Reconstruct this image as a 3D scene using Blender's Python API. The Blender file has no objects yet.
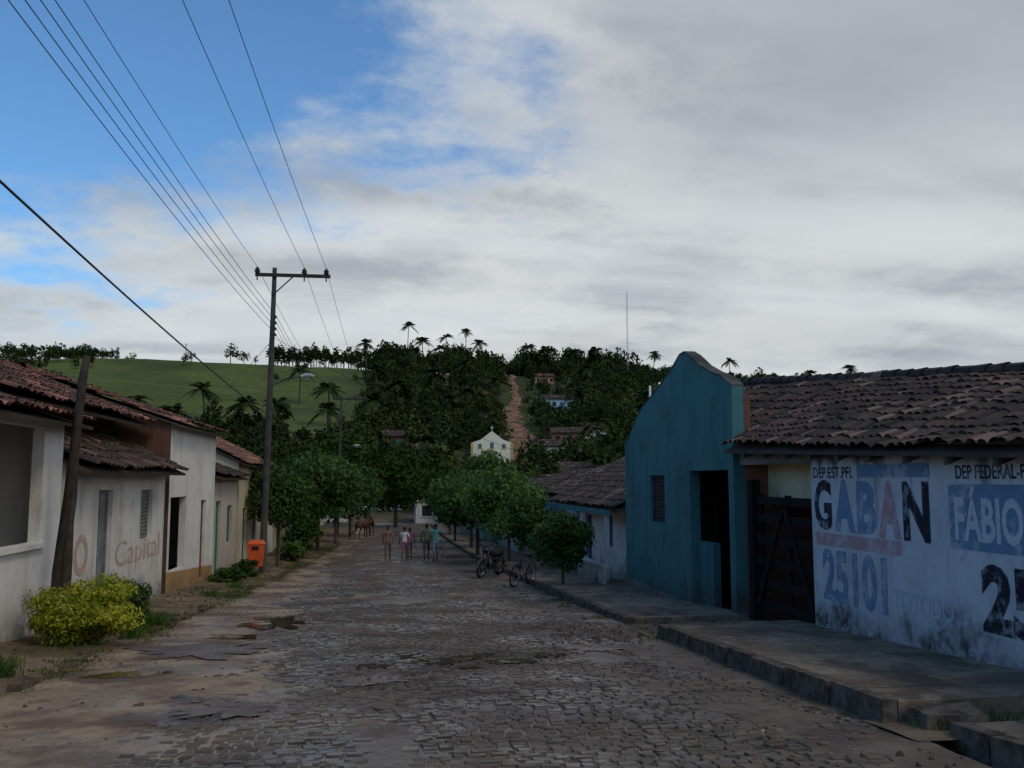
import bpy, math, random
import numpy as np
from mathutils import Vector, Matrix
rng=np.random.default_rng(7); random.seed(7)
S=bpy.context.scene
COL=S.collection
# ------------------------------------------------------------------ noise
def _h(i,j,s):
    v=np.sin(i*127.1+j*311.7+s*74.7)*43758.5453
    return v-np.floor(v)
def vn(x,y,s=0):
    x=np.asarray(x,float);y=np.asarray(y,float)
    i=np.floor(x);j=np.floor(y);fx=x-i;fy=y-j
    fx=fx*fx*(3-2*fx);fy=fy*fy*(3-2*fy)
    a=_h(i,j,s);b=_h(i+1,j,s);c=_h(i,j+1,s);d=_h(i+1,j+1,s)
    return (a*(1-fx)+b*fx)*(1-fy)+(c*(1-fx)+d*fx)*fy
def fbm(x,y,s=0):
    return .5*vn(x,y,s)+.3*vn(x*2.1,y*2.1,s+1)+.2*vn(x*4.3,y*4.3,s+2)
def sst(a,b,x):
    t=np.clip((np.asarray(x,float)-a)/(b-a),0,1);return t*t*(3-2*t)
# ------------------------------------------------------------------ terrain profile
PY=[(-200,12.4),(0,0),(10,-.61),(25,-1.42),(44,-2.2),(60,-2.62),(73,-2.86),(90,-3.0),(110,-2.5),(140,.6),(172,5.0),(250,21.5),(335,40.5),(385,46.5),(450,48),(600,42),(2500,20)]
_ys=np.arange(-220,2600,1.0)
_zs=np.interp(_ys,[p[0] for p in PY],[p[1] for p in PY])
_k=np.exp(-np.linspace(-2.5,2.5,13)**2);_k/=_k.sum()
_zs[8:-8]=np.convolve(_zs,_k,'same')[8:-8]
def prof(y): return np.interp(y,_ys,_zs)
def T(x,y):
    x=np.asarray(x,float);y=np.asarray(y,float)
    w=sst(110,260,y)
    return prof(y)+w*(-np.clip(x,-200,250)*.03)+w*(fbm(x/45,y/45,5)-.5)*5
def Tf(x,y): return float(T(x,y))
# ------------------------------------------------------------------ node helper
class G:
    def __init__(s,nt): s.t=nt; nt.nodes.clear()
    def n(s,ty,ins=None,**at):
        nd=s.t.nodes.new('ShaderNode'+ty)
        for k,v in at.items(): setattr(nd,k,v)
        for k,v in (ins or {}).items():
            sk=nd.inputs[k]
            if isinstance(v,bpy.types.NodeSocket): s.t.links.new(v,sk)
            else:
                if isinstance(v,(tuple,list)) and len(v)==3 and sk.type=='RGBA': v=(*v,1)
                sk.default_value=v
        return nd
    def m(s,op,a,b=0.,c=None):
        d={0:a,1:b}
        if c is not None:d[2]=c
        return s.n('Math',d,operation=op).outputs[0]
    def mr(s,v,a,b,c=0.,d=1.):
        return s.n('MapRange',{0:v,1:a,2:b,3:c,4:d},interpolation_type='SMOOTHSTEP').outputs[0]
    def mix(s,f,a,b,bt='MIX'):
        return s.n('Mix',{0:f,6:a,7:b},data_type='RGBA',blend_type=bt).outputs[2]
    def noise(s,v,sc,det=5,ro=.55):
        return s.n('TexNoise',{'Vector':v,'Scale':sc,'Detail':det,'Roughness':ro}).outputs[0]
    def sc(s,v,x,y,z):
        return s.n('VectorMath',{0:v,1:(x,y,z)},operation='MULTIPLY').outputs[0]
    def bump(s,h,st,dist=.02):
        return s.n('Bump',{'Height':h,'Strength':st,'Distance':dist}).outputs[0]
    def out(s,col,rough=.8,nor=None,metal=0.,spec=.3,**k):
        d={'Base Color':col,'Roughness':rough,'Metallic':metal,'Specular IOR Level':spec}
        if nor is not None:d['Normal']=nor
        p=s.n('BsdfPrincipled',d)
        s.n('OutputMaterial',{0:p.outputs[0]})
        return p
def newmat(name):
    m=bpy.data.materials.new(name);m.use_nodes=True
    return m,G(m.node_tree)
def dk(c,f): return tuple(x*f for x in c)
def M(name,col,rough=.8,var=.3,scale=3,bump=.3,bs=25,metal=0.,spec=.3):
    m,g=newmat(name)
    P=g.n('TexCoord').outputs['Object']
    a=g.noise(P,scale,4,.6)
    c=g.mix(g.mr(a,.3,.7),dk(col,1-var),dk(col,1+var*.6))
    g.out(c,rough,g.bump(g.noise(P,bs,3),bump,.01),metal,spec)
    return m
def pos(g): return g.n('NewGeometry').outputs['Position']
def W(name,col,stain=.5,mold=.6,topz=None,botcol=None,both=.5):
    m,g=newmat(name)
    P=pos(g)
    sp=g.n('SeparateXYZ',{0:P})
    n1=g.noise(P,1.1,6,.65);n2=g.noise(g.sc(P,3,3,.3),1.2,4,.6);n3=g.noise(P,14,4,.6)
    h=g.m('ADD',sp.outputs[2],g.m('MULTIPLY_ADD',sp.outputs[1],.056,-.08))
    c=g.mix(g.m('MULTIPLY',g.mr(n1,.42,.72),stain),col,(col[0]*.55,col[1]*.5,col[2]*.43))
    c=g.mix(g.m('MULTIPLY',g.mr(n2,.48,.72),stain*.8),c,dk(col,.5))
    if botcol:
        c=g.mix(g.mr(g.m('ADD',h,g.m('MULTIPLY',n3,.05)),both+.02,both+.03,1.,0.),c,botcol)
    bm=g.mr(g.m('ADD',h,g.m('MULTIPLY',g.m('SUBTRACT',n1,.5),2.4)),-.05,.7,1.,0.)
    n5=g.noise(P,5.5,6,.7)
    bm=g.m('MULTIPLY',bm,g.mr(n5,.32,.62,.35,1.))
    c=g.mix(g.m('MULTIPLY',bm,mold),c,(.06,.055,.048))
    pe=g.mr(n5,.60,.66)
    c=g.mix(g.m('MULTIPLY',pe,stain*.6),c,(.2,.18,.15))
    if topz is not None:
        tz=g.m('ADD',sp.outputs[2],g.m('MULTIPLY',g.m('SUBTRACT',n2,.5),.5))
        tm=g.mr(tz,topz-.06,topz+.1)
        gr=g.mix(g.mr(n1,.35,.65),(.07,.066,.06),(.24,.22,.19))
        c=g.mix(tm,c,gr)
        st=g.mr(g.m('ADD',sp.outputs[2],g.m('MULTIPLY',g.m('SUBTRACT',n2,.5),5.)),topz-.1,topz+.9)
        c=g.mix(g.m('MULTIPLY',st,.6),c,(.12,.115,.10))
    g.out(c,.85,g.bump(g.m('ADD',n3,g.m('MULTIPLY',pe,-.5)),.35,.015),spec=.2)
    return m
def TILE(name,c0,c1,moss=(.05,.045,.03),mo=.5):
    m,g=newmat(name)
    P=pos(g)
    r=g.n('Attribute',attribute_name='rnd').outputs['Fac']
    c=g.mix(r,c0,c1)
    a=g.noise(P,1.3,5,.65)
    c=g.mix(g.m('MULTIPLY',g.mr(a,.42,.62),mo),c,moss)
    b=g.noise(P,18,3)
    c=g.mix(g.m('MULTIPLY',g.mr(b,.4,.7),.5),c,(.035,.03,.026))
    c=g.mix(g.m('MULTIPLY',g.mr(r,.86,.95),.7),c,dk(c1,1.9))
    c=g.mix(g.m('MULTIPLY',g.mr(r,.0,.10,1.,0.),.6),c,(.02,.018,.016))
    g.out(c,.85,g.bump(b,.4,.01),spec=.2)
    return m
def FOL(name,c0,c1,c2=None,trans=True):
    m,g=newmat(name)
    r=g.n('Attribute',attribute_name='rnd').outputs['Fac']
    c=g.mix(g.mr(r,.1,.9),c0,c1)
    if c2: c=g.mix(g.mr(r,.82,1.),c,c2)
    if not trans:
        d=g.n('BsdfDiffuse',{'Color':c});g.n('OutputMaterial',{0:d.outputs[0]});return m
    d=g.n('BsdfPrincipled',{'Base Color':c,'Roughness':.6,'Specular IOR Level':.25})
    t=g.n('BsdfTranslucent',{'Color':c})
    x=g.n('MixShader',{0:.25,1:d.outputs[0],2:t.outputs[0]})
    g.n('OutputMaterial',{0:x.outputs[0]})
    return m
# ------------------------------------------------------------------ mesh helpers
def empty(name,loc=(0,0,0),rot=0,world=True):
    e=bpy.data.objects.new(name,None);COL.objects.link(e)
    e.location=loc;e.rotation_euler=(0,0,rot);e['w']=1 if world else 0
    e.empty_display_size=.2
    return e
def mk(name,me,mat=None,parent=None):
    o=bpy.data.objects.new(name,me);COL.objects.link(o)
    if mat is not None:
        for q in (mat if isinstance(mat,(list,tuple)) else [mat]): me.materials.append(q)
    if parent is not None:
        o.parent=parent
        if parent.get('w'): o.matrix_parent_inverse=Matrix.Translation(-Vector(parent.location))
    return o
def pm(name,V,F,mat,parent=None,smooth=False):
    me=bpy.data.meshes.new(name);me.from_pydata([tuple(map(float,v)) for v in V],[],[tuple(map(int,f)) for f in F]);me.update()
    if smooth: me.polygons.foreach_set('use_smooth',[True]*len(me.polygons))
    return mk(name,me,mat,parent)
def qmesh(name,V,F,mat,parent=None,rnd=None,smooth=False):
    V=np.asarray(V,np.float32);F=np.asarray(F,np.int32);k=F.shape[1];m=len(F)
    me=bpy.data.meshes.new(name)
    me.vertices.add(len(V));me.vertices.foreach_set('co',V.ravel())
    me.loops.add(m*k);me.loops.foreach_set('vertex_index',F.ravel())
    me.polygons.add(m);me.polygons.foreach_set('loop_start',np.arange(m,dtype=np.int32)*k)
    me.update(calc_edges=True)
    if rnd is not None:
        a=me.attributes.new('rnd','FLOAT','FACE');a.data.foreach_set('value',np.asarray(rnd,np.float32))
    me.polygons.foreach_set('use_smooth',[smooth]*m)
    return mk(name,me,mat,parent)
class MB:
    def __init__(s): s.V=[];s.F=[];s.R=[];s.n=0
    def add(s,V,F,r=.5):
        V=np.asarray(V,float);F=np.asarray(F,int)
        s.V.append(V);s.F.append(F+s.n);s.n+=len(V)
        s.R.append(np.full(len(F),r) if np.isscalar(r) else np.asarray(r))
    def obj(s,name,mat,parent=None,smooth=False):
        return qmesh(name,np.concatenate(s.V),np.concatenate(s.F),mat,parent,np.concatenate(s.R),smooth)
BF=[(0,3,2,1),(4,5,6,7),(0,1,5,4),(1,2,6,5),(2,3,7,6),(3,0,4,7)]
def bv(x0,x1,y0,y1,z0,z1):
    return [(x0,y0,z0),(x1,y0,z0),(x1,y1,z0),(x0,y1,z0),(x0,y0,z1),(x1,y0,z1),(x1,y1,z1),(x0,y1,z1)]
def box(name,x0,x1,y0,y1,z0,z1,mat,parent=None,bev=0):
    o=pm(name,bv(x0,x1,y0,y1,z0,z1),BF,mat,parent)
    if bev:
        b=o.modifiers.new('b','BEVEL');b.width=bev;b.segments=2
    return o
def tube(pts,rad,seg=8,cap=True):
    pts=[Vector(p) for p in pts]
    if np.isscalar(rad): rad=[rad]*len(pts)
    V=[];F=[]
    ref=None
    for i,p in enumerate(pts):
        t=(pts[min(i+1,len(pts)-1)]-pts[max(i-1,0)]).normalized()
        if ref is None:
            ref=t.orthogonal().normalized()
        ref=(ref-t*ref.dot(t)).normalized()
        b=t.cross(ref)
        for k in range(seg):
            a=2*math.pi*k/seg
            V.append(p+(ref*math.cos(a)+b*math.sin(a))*rad[i])
    for i in range(len(pts)-1):
        for k in range(seg):
            k2=(k+1)%seg
            F.append((i*seg+k,i*seg+k2,(i+1)*seg+k2,(i+1)*seg+k))
    if cap:
        for base,pt in ((0,pts[0]),((len(pts)-1)*seg,pts[-1])):
            V.append(pt);c=len(V)-1
            for k in range(0,seg,1):
                F.append((base+k,base+(k+1)%seg,c,c))
    return V,[f if f[2]!=f[3] else f[:3] for f in F]
def tubeo(name,pts,rad,mat,parent=None,seg=8):
    V,F=tube(pts,rad,seg);return pm(name,V,F,mat,parent,True)
def ring(c,R,r,axis='y',seg=24,s2=8):
    V=[];F=[]
    for i in range(seg):
        a=2*math.pi*i/seg
        for j in range(s2):
            b=2*math.pi*j/s2
            rr=R+r*math.cos(b);h=r*math.sin(b)
            p={'y':(rr*math.cos(a),h,rr*math.sin(a)),'z':(rr*math.cos(a),rr*math.sin(a),h),'x':(h,rr*math.cos(a),rr*math.sin(a))}[axis]
            V.append((c[0]+p[0],c[1]+p[1],c[2]+p[2]))
            F.append((i*s2+j,((i+1)%seg)*s2+j,((i+1)%seg)*s2+(j+1)%s2,i*s2+(j+1)%s2))
    return V,F
def wall_x(name,X,th,y0,y1,z0,z1,ops,mat,parent):
    ys=sorted({y0,y1,*[o[0] for o in ops],*[o[1] for o in ops],*np.linspace(y0,y1,max(2,int((y1-y0)/1.0)))})
    zs=sorted({z0,z1,*[o[2] for o in ops],*[o[3] for o in ops]})
    ys=[y for y in ys if y0<=y<=y1];zs=[z for z in zs if z0<=z<=z1]
    def solid(i,j):
        if i<0 or j<0 or i>=len(ys)-1 or j>=len(zs)-1: return False
        yc=(ys[i]+ys[i+1])/2;zc=(zs[j]+zs[j+1])/2
        return not any(o[0]<yc<o[1] and o[2]<zc<o[3] for o in ops)
    V=[];F=[]
    def q(*p):
        n=len(V);V.extend(p);F.append((n,n+1,n+2,n+3))
    A=X;B=X+th
    for i in range(len(ys)-1):
        for j in range(len(zs)-1):
            if not solid(i,j):continue
            a,b,c,d=ys[i],ys[i+1],zs[j],zs[j+1]
            q((A,a,c),(A,b,c),(A,b,d),(A,a,d));q((B,a,c),(B,a,d),(B,b,d),(B,b,c))
            if not solid(i-1,j):q((A,a,c),(A,a,d),(B,a,d),(B,a,c))
            if not solid(i+1,j):q((A,b,c),(B,b,c),(B,b,d),(A,b,d))
            if not solid(i,j-1):q((A,a,c),(B,a,c),(B,b,c),(A,b,c))
            if not solid(i,j+1):q((A,a,d),(A,b,d),(B,b,d),(B,a,d))
    return pm(name,V,F,mat,parent)
def tile_roof(name,A,B,C,D,mat,parent,tw=.22,tl=.42,sm=6,amp=.05,sag=.06,seed=0):
    A,B,C,D=[np.array(p,float) for p in (A,B,C,D)]
    nu=max(2,int(round(np.linalg.norm(B-A)/tw)));nv=max(2,int(round(np.linalg.norm(D-A)/tl)))
    n=np.cross(B-A,D-A);n/=np.linalg.norm(n)
    if n[2]<0:n=-n
    us=np.arange(nu*sm+1)/(nu*sm)
    s=(np.arange(nu*sm+1)/sm)%1.0
    p=amp*np.abs(np.sin(np.pi*s))**.6
    rows=[]
    ci=np.minimum((np.arange(nu*sm+1)//sm),nu)
    for r in range(nv):
        cj=rng.normal(0,.024,nu+1)[ci];ch=rng.normal(0,.009,nu+1)[ci]
        for e in (0,1):
            v=(r+e)/nv
            if e==0: v-=.09/nv*(1)
            vv=v+cj/(nv*tl)*(1 if e==0 else 0)
            P=(A[None]*(1-us[:,None])+B[None]*us[:,None])*(1-vv[:,None])+(D[None]*(1-us[:,None])+C[None]*us[:,None])*vv[:,None]
            sg=(fbm(us*nu*tw/1.7+seed,np.full_like(us,v*nv*tl/1.5),seed)-.5)*sag*2
            rows.append(P+n[None]*(p+(.028+ch if e==0 else 0)+sg)[:,None])
    V=np.concatenate(rows);w=nu*sm+1
    F=[];R=[]
    ii=np.arange(w-1)
    for r in range(2*nv-1):
        f=np.stack([r*w+ii,r*w+ii+1,(r+1)*w+ii+1,(r+1)*w+ii],1);F.append(f)
        cr=rng.random(nu) if r%2==0 else cr
        R.append(cr[ii//sm])
    qmesh(name,V,np.concatenate(F),mat,parent,np.concatenate(R))
    # timber deck following the (possibly twisted) roof plane, top and bottom skins
    Vd=[];Fd=[];q=10
    for o in (.10,.15):
        for a in range(q+1):
            for b in range(q+1):
                u,v=a/q,b/q
                Vd.append((A*(1-u)+B*u)*(1-v)+(D*(1-u)+C*u)*v-n*o)
    m0=(q+1)**2
    for a in range(q):
        for b in range(q):
            k=a*(q+1)+b
            Fd+=[(k,k+1,k+q+2,k+q+1),(m0+k,m0+k+q+1,m0+k+q+2,m0+k+1)]
    for a in range(q):
        for (k,k2) in ((a*(q+1),(a+1)*(q+1)),(a*(q+1)+q,(a+1)*(q+1)+q),(a,a+1),(q*(q+1)+a,q*(q+1)+a+1)):
            Fd.append((k,k2,m0+k2,m0+k))
    pm(name+'_deck',Vd,Fd,DECK,parent)
def ridge_cap(name,a,b,mat,parent,r=.1):
    a=Vector(a);b=Vector(b);n=max(2,int((b-a).length/.35));mb=MB()
    for i in range(n):
        p=a.lerp(b,i/n);q=a.lerp(b,(i+1.15)/n)
        p.z+=random.uniform(-.015,.015);q.z+=random.uniform(-.01,.01)
        V1,F1=tube([p,q],[r*1.1,r*.9],8,False)
        mb.add(V1,F1,random.random())
    mb.obj(name,mat,parent)
# ------------------------------------------------------------------ materials
DECK=M('roof_timber',(.08,.06,.045))
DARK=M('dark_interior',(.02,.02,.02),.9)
WHITE_A=W('whitewash',(.78,.77,.74),.4,.75)
WHITE_B=W('whitewash_old',(.70,.68,.64),.55,.85)
OCHRE_W=W('whitewash_ochre_base',(.74,.73,.70),.4,.5,botcol=(.42,.26,.11),both=.55)
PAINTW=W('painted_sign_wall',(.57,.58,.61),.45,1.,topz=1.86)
TEAL=W('teal_paint',(.064,.185,.19),.65,.95)
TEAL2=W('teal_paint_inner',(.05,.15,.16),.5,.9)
CREAM=W('cream_paint',(.60,.52,.36),.4,.5)
CREAM2=W('yellow_cream_paint',(.74,.64,.42),.4,.3)
BEIGE=W('beige_paint',(.52,.47,.40),.4,.6)
PINK=W('pink_paint',(.50,.30,.24),.4,.6)
BLUEH=W('pale_blue_paint',(.35,.50,.60),.4,.6)
BRICK=W('brick_bare',(.26,.13,.085),.5,.5)
BROWNW=W('brown_plaster',(.15,.08,.055),.6,.6)
GREYC=W('grey_concrete',(.25,.24,.22),.7,.8)
GREENW=W('green_paint',(.22,.36,.25),.4,.6)
WOOD=M('dark_wood',(.045,.036,.030),.8,.4,6,.6,40)
GATEW=M('black_gate_wood',(.010,.010,.011),.8,.4,6,.6,40,spec=.15)
WOODB=M('brown_door_wood',(.22,.10,.05),.7)
GRN_DOOR=M('green_door_paint',(.06,.20,.16),.6)
GREYDOOR=M('grey_door_paint',(.20,.22,.23),.6)
BLUEDOOR=M('blue_door_paint',(.05,.10,.20),.6)
T_OLD=TILE('clay_tiles_old',(.055,.033,.027),(.13,.080,.060),(.028,.025,.022),.7)
T_DARK=TILE('clay_tiles_dark',(.05,.034,.030),(.11,.068,.052),(.025,.024,.022),.6)
T_RED=TILE('clay_tiles_red',(.20,.085,.055),(.36,.16,.10),(.09,.06,.045),.5)
T_RED2=TILE('clay_tiles_redbrown',(.12,.050,.038),(.23,.10,.07),(.055,.04,.034),.65)
F_DARK=FOL('foliage_dark',(.015,.030,.008),(.042,.080,.018),None,False)
F_MID=FOL('foliage_mid',(.022,.055,.009),(.062,.125,.020))
F_LIT=FOL('foliage_light',(.038,.085,.013),(.10,.18,.03))
F_YEL=FOL('foliage_yellow',(.12,.16,.012),(.38,.41,.03),(.55,.52,.05))
F_HILL=FOL('foliage_hill',(.018,.028,.010),(.048,.068,.021),(.09,.105,.034),False)
BARK=M('bark',(.09,.07,.05),.9,.4,5,.8,20)
METAL=M('dark_metal',(.05,.05,.055),.4,.2,4,.1,30,.7)
CHROME=M('worn_chrome',(.5,.5,.5),.25,.2,4,.1,30,1.)
RUBBER=M('rubber',(.02,.02,.02),.8)
# ------------------------------------------------------------------ ground
def ground():
    xs=np.unique(np.concatenate([np.linspace(-1500,-300,9),np.linspace(-300,-20,36),np.linspace(-20,20,21),np.linspace(20,320,40),np.linspace(320,1500,9)]))
    ys=np.unique(np.concatenate([np.linspace(-200,-20,10),np.arange(-20,130,1.0),np.linspace(130,460,90),np.linspace(460,2500,25)]))
    X,Y=np.meshgrid(xs,ys);Z=T(X,Y)-.09
    V=np.stack([X,Y,Z],-1).reshape(-1,3);w=len(xs);h=len(ys)
    i,j=np.meshgrid(np.arange(w-1),np.arange(h-1));b=(j*w+i).ravel()
    F=np.stack([b,b+1,b+w+1,b+w],1)
    m,g=newmat('ground_earth_and_grass')
    P=pos(g);sp=g.n('SeparateXYZ',{0:P})
    n1=g.noise(P,.03,5,.6);n2=g.noise(P,.35,6,.65)
    earth=g.mix(g.mr(n2,.35,.65),(.10,.07,.045),(.17,.12,.075))
    scrub=g.mix(g.mr(n2,.35,.7),(.030,.042,.014),(.075,.092,.031))
    scrub=g.mix(g.m('MULTIPLY',g.mr(g.noise(P,.09,5,.65),.55,.64),.6),scrub,(.16,.095,.055))
    field=g.mix(g.mr(n1,.35,.65),(.075,.100,.024),(.13,.150,.036))
    field=g.mix(g.m('MULTIPLY',g.mr(n2,.35,.7),.5),field,(.05,.068,.018))
    field=g.mix(g.m('MULTIPLY',g.mr(g.noise(g.sc(P,.03,.12,.1),1.,4),.5,.62),.6),field,(.05,.072,.02))
    fm=g.m('MULTIPLY',g.mr(g.m('ADD',sp.outputs[1],g.m('MULTIPLY',g.m('SUBTRACT',n1,.5),60.)),185.,215.),g.mr(g.m('ADD',sp.outputs[0],g.m('MULTIPLY',g.m('SUBTRACT',n1,.5),40.)),-14.,-2.,1.,0.))
    c=g.mix(fm,scrub,field)
    c=g.mix(g.mr(sp.outputs[1],95.,125.),earth,c)
    g.out(c,.95,g.bump(n2,.5,.3),spec=.1)
    qmesh('ground',V,F,m,None,None,True)
ground()
# road -------------------------------------------------------------
def xl(y): return np.interp(y,[-60,20,60,78,100],[-3.75,-3.7,-3.15,-2.9,-2.9])
def xr(y): return np.interp(y,[-60,60,78,100],[4.05,4.05,4.0,4.0])
def dirt(x,y):
    wd=np.interp(y,[0,8,14,22,35,60],[3.0,2.9,2.8,2.5,1.6,.9])
    e=sst(wd,wd*.3,x-xl(y)+(fbm(x/1.1,y/2.2,3)-.5)*2.4)
    e2=sst(.9,.05,xr(y)-x+(fbm(x/.8,y/1.6,9)-.5)*1.7)
    p=sst(.60,.74,fbm(x/1.2+9,y/2.4,12))*.7
    return np.maximum(np.maximum(e,e2),p)
def road():
    us=np.linspace(0,1,65);ys=np.concatenate([np.arange(-30,4,1.),np.arange(4,30,.13),np.arange(30,96,.5)])
    U,Y=np.meshgrid(us,ys);X=xl(Y)-.25+U*(xr(Y)-xl(Y)+.3)
    D=dirt(X,Y)
    Z=prof(Y)+.002+.020*D+(fbm(X/.45,Y/.45,4)-.5)*.036*(.2+D)+(fbm(X/2.5,Y/3,6)-.5)*.03
    V=np.stack([X,Y,Z],-1).reshape(-1,3);w=len(us);h=len(ys)
    i,j=np.meshgrid(np.arange(w-1),np.arange(h-1));b=(j*w+i).ravel()
    F=np.stack([b,b+1,b+w+1,b+w],1)
    m,g=newmat('road_mud_and_sand')
    P=pos(g);n=g.noise(P,1.1,6,.65);n2=g.noise(P,9,6,.65);sp=g.n('SeparateXYZ',{0:P})
    lf=g.mr(sp.outputs[0],-1.8,.4,1.,0.)
    c=g.mix(g.mr(n,.36,.60),(.175,.112,.068),(.36,.255,.165))
    c=g.mix(g.m('MULTIPLY',g.mr(g.noise(P,.6,5,.6),.49,.58),.85),c,(.105,.056,.036))
    c=g.mix(g.m('SUBTRACT',.7,g.m('MULTIPLY',lf,.7)),c,(.082,.060,.044))
    c=g.mix(g.m('MULTIPLY',g.mr(n2,.45,.7),.45),c,(.08,.058,.04))
    ro=g.mr(g.noise(P,.8,5),.42,.56,.16,.88)
    g.out(c,ro,g.bump(n2,.8,.03),spec=.45)
    qmesh('road',V,F,m,None,None,True)
    y=3.5;A=[]
    while y<93:
        k=1. if y<34 else 1.5
        rh=(.095+random.uniform(-.012,.012))*k
        x=float(xl(y))-.05-random.random()*.2;x1=float(xr(y))-.02
        while x<x1:
            w=random.uniform(.09,.175)*k
            A.append((x,y,w,rh));x+=w+.008
        y+=rh+.009
    A=np.array(A)
    cx=A[:,0]+A[:,2]/2;cy=A[:,1]+A[:,3]/2
    wob=(fbm(cx/2,cy/9,30)-.5)*.2
    D=dirt(cx,cy)
    zt=.015+rng.normal(0,.0055,len(A))-.007*D
    keep=(D<rng.uniform(.25,.75,len(A)))&(rng.random(len(A))>.012)
    V=[]
    for (sx,sy,top) in [(-1,-1,0),(1,-1,0),(1,1,0),(-1,1,0),(-1,-1,1),(1,-1,1),(1,1,1),(-1,1,1)]:
        k=1 if not top else .78
        jx=rng.normal(0,.0065,len(A));jy=rng.normal(0,.0055,len(A))
        X=cx+sx*A[:,2]/2*k+jx;Y=cy+sy*A[:,3]/2*k+jy+wob
        Z=prof(Y)+(fbm(X/2.5,Y/3,6)-.5)*.03+(zt+rng.normal(0,.0028,len(A)) if top else -.02)
        V.append(np.stack([X,Y,Z],-1))
    V=np.stack(V,1)[keep];n=len(V)
    base=np.arange(n)[:,None]*8
    fs=np.array([(4,5,6,7),(0,1,5,4),(1,2,6,5),(2,3,7,6),(3,0,4,7)])
    F=(base[:,None,:]+fs[None]).reshape(-1,4)
    R=np.repeat(rng.random(n),5)
    m,g=newmat('cobblestone')
    P=pos(g);r=g.n('Attribute',attribute_name='rnd').outputs['Fac']
    c=g.mix(r,(.084,.063,.047),(.165,.130,.099))
    c=g.mix(g.m('MULTIPLY',g.mr(g.noise(P,.45,5,.65),.42,.58),.75),c,(.17,.116,.074))
    c=g.mix(g.m('MULTIPLY',g.mr(g.noise(P,.9,5,.65),.46,.60),.7),c,(.052,.038,.029))
    n3=g.noise(P,40,3)
    c=g.mix(g.m('MULTIPLY',g.mr(n3,.4,.7),.35),c,(.045,.036,.028))
    g.out(c,g.mr(g.noise(P,.7,4),.42,.56,.26,.8),g.bump(n3,.5,.006),spec=.42)
    qmesh('cobblestone_paving',V.reshape(-1,3),F,m,None,R)
road()
def strip(name,ys,xa,xb,za,zb,mat,nx=16,noise=.05,seed=1,parent=None):
    us=np.linspace(0,1,nx);U,Y=np.meshgrid(us,ys);X=xa(Y)+U*(xb(Y)-xa(Y))
    Z=prof(Y)+za+(zb-za)*U+(fbm(X/.6,Y/.6,seed)-.5)*noise*2
    V=np.stack([X,Y,Z],-1).reshape(-1,3);w=len(us);h=len(ys)
    i,j=np.meshgrid(np.arange(w-1),np.arange(h-1));b=(j*w+i).ravel()
    F=np.stack([b,b+1,b+w+1,b+w],1)
    return qmesh(name,V,F,mat,parent,None,True)
m,g=newmat('verge_earth');P=pos(g)
n=g.noise(P,.9,6,.65);n2=g.noise(P,7,6,.65)
c=g.mix(g.mr(n,.35,.65),(.12,.082,.052),(.25,.18,.115))
c=g.mix(g.m('MULTIPLY',g.mr(g.noise(P,.8,6,.65),.50,.60),.6),c,(.058,.068,.024))
c=g.mix(g.m('MULTIPLY',g.mr(n2,.45,.7),.5),c,(.055,.043,.030))
g.out(c,.9,g.bump(n2,.8,.03),spec=.2);VERGE=m
strip('verge_ground',np.concatenate([np.arange(-30,5,1.),np.arange(5,96,.3)]),lambda y:xl(y)-.02,lambda y:y*0-8.,.015,.30,VERGE,30,.05)
CONC,g=newmat('pavement_concrete');P=pos(g)
n=g.noise(P,.8,6,.65);n2=g.noise(P,12,6,.65);sp=g.n('SeparateXYZ',{0:P})
c=g.mix(g.mr(n,.35,.65),(.14,.098,.064),(.265,.195,.132))
c=g.mix(g.m('MULTIPLY',g.mr(g.noise(g.sc(P,1,.5,1),2,6,.6),.49,.61),.65),c,(.065,.048,.034))
c=g.mix(g.m('MULTIPLY',g.mr(g.noise(P,2.3,5,.6),.54,.62),.5),c,(.34,.26,.175))
c=g.mix(g.m('MULTIPLY',g.mr(n2,.5,.7),.5),c,(.06,.045,.032))
c=g.mix(g.m('MULTIPLY',g.mr(g.m('ABSOLUTE',g.m('SUBTRACT',g.m('FRACT',g.m('DIVIDE',g.m('ADD',sp.outputs[1],g.m('MULTIPLY',n,.15)),2.3)),.5)),.004,.010,1.,0.),.8),c,(.03,.025,.02))
g.out(c,.88,g.bump(n2,.5,.012),spec=.2)
KERB,g=newmat('kerb_stone');P=pos(g)
n2=g.noise(P,6,6,.65)
c=g.mix(g.mr(n2,.35,.65),(.050,.038,.028),(.15,.115,.085))
g.out(c,.9,g.bump(n2,.9,.03),spec=.2)
mb=MB();y=3.
while y<85:
    L=random.uniform(.3,.7);x=float(xl(y))-.12+random.uniform(-.04,.04);z=float(prof(y+L/2))
    h=.085+random.uniform(-.05,.04);s=-.06*L/2
    j=lambda a=.03:random.uniform(-a,a)
    V=[(x-.09+j(),y+j(),z-.2),(x+.09+j(),y+j(),z-.2),(x+.09+j(),y+L,z-.2),(x-.09+j(),y+L,z-.2),
       (x-.07+j(),y+.02,z+h-s+j(.015)),(x+.05+j(),y+.03,z+h-s+j(.015)),(x+.05+j(),y+L-.05,z+h+s+j(.015)),(x-.07+j(),y+L-.04,z+h+s+j(.015))]
    if vn(y/2.2,0,61)>.42: mb.add(V,BF)
    y+=L+random.uniform(.0,.08)
mb.obj('kerb',KERB)
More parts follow.
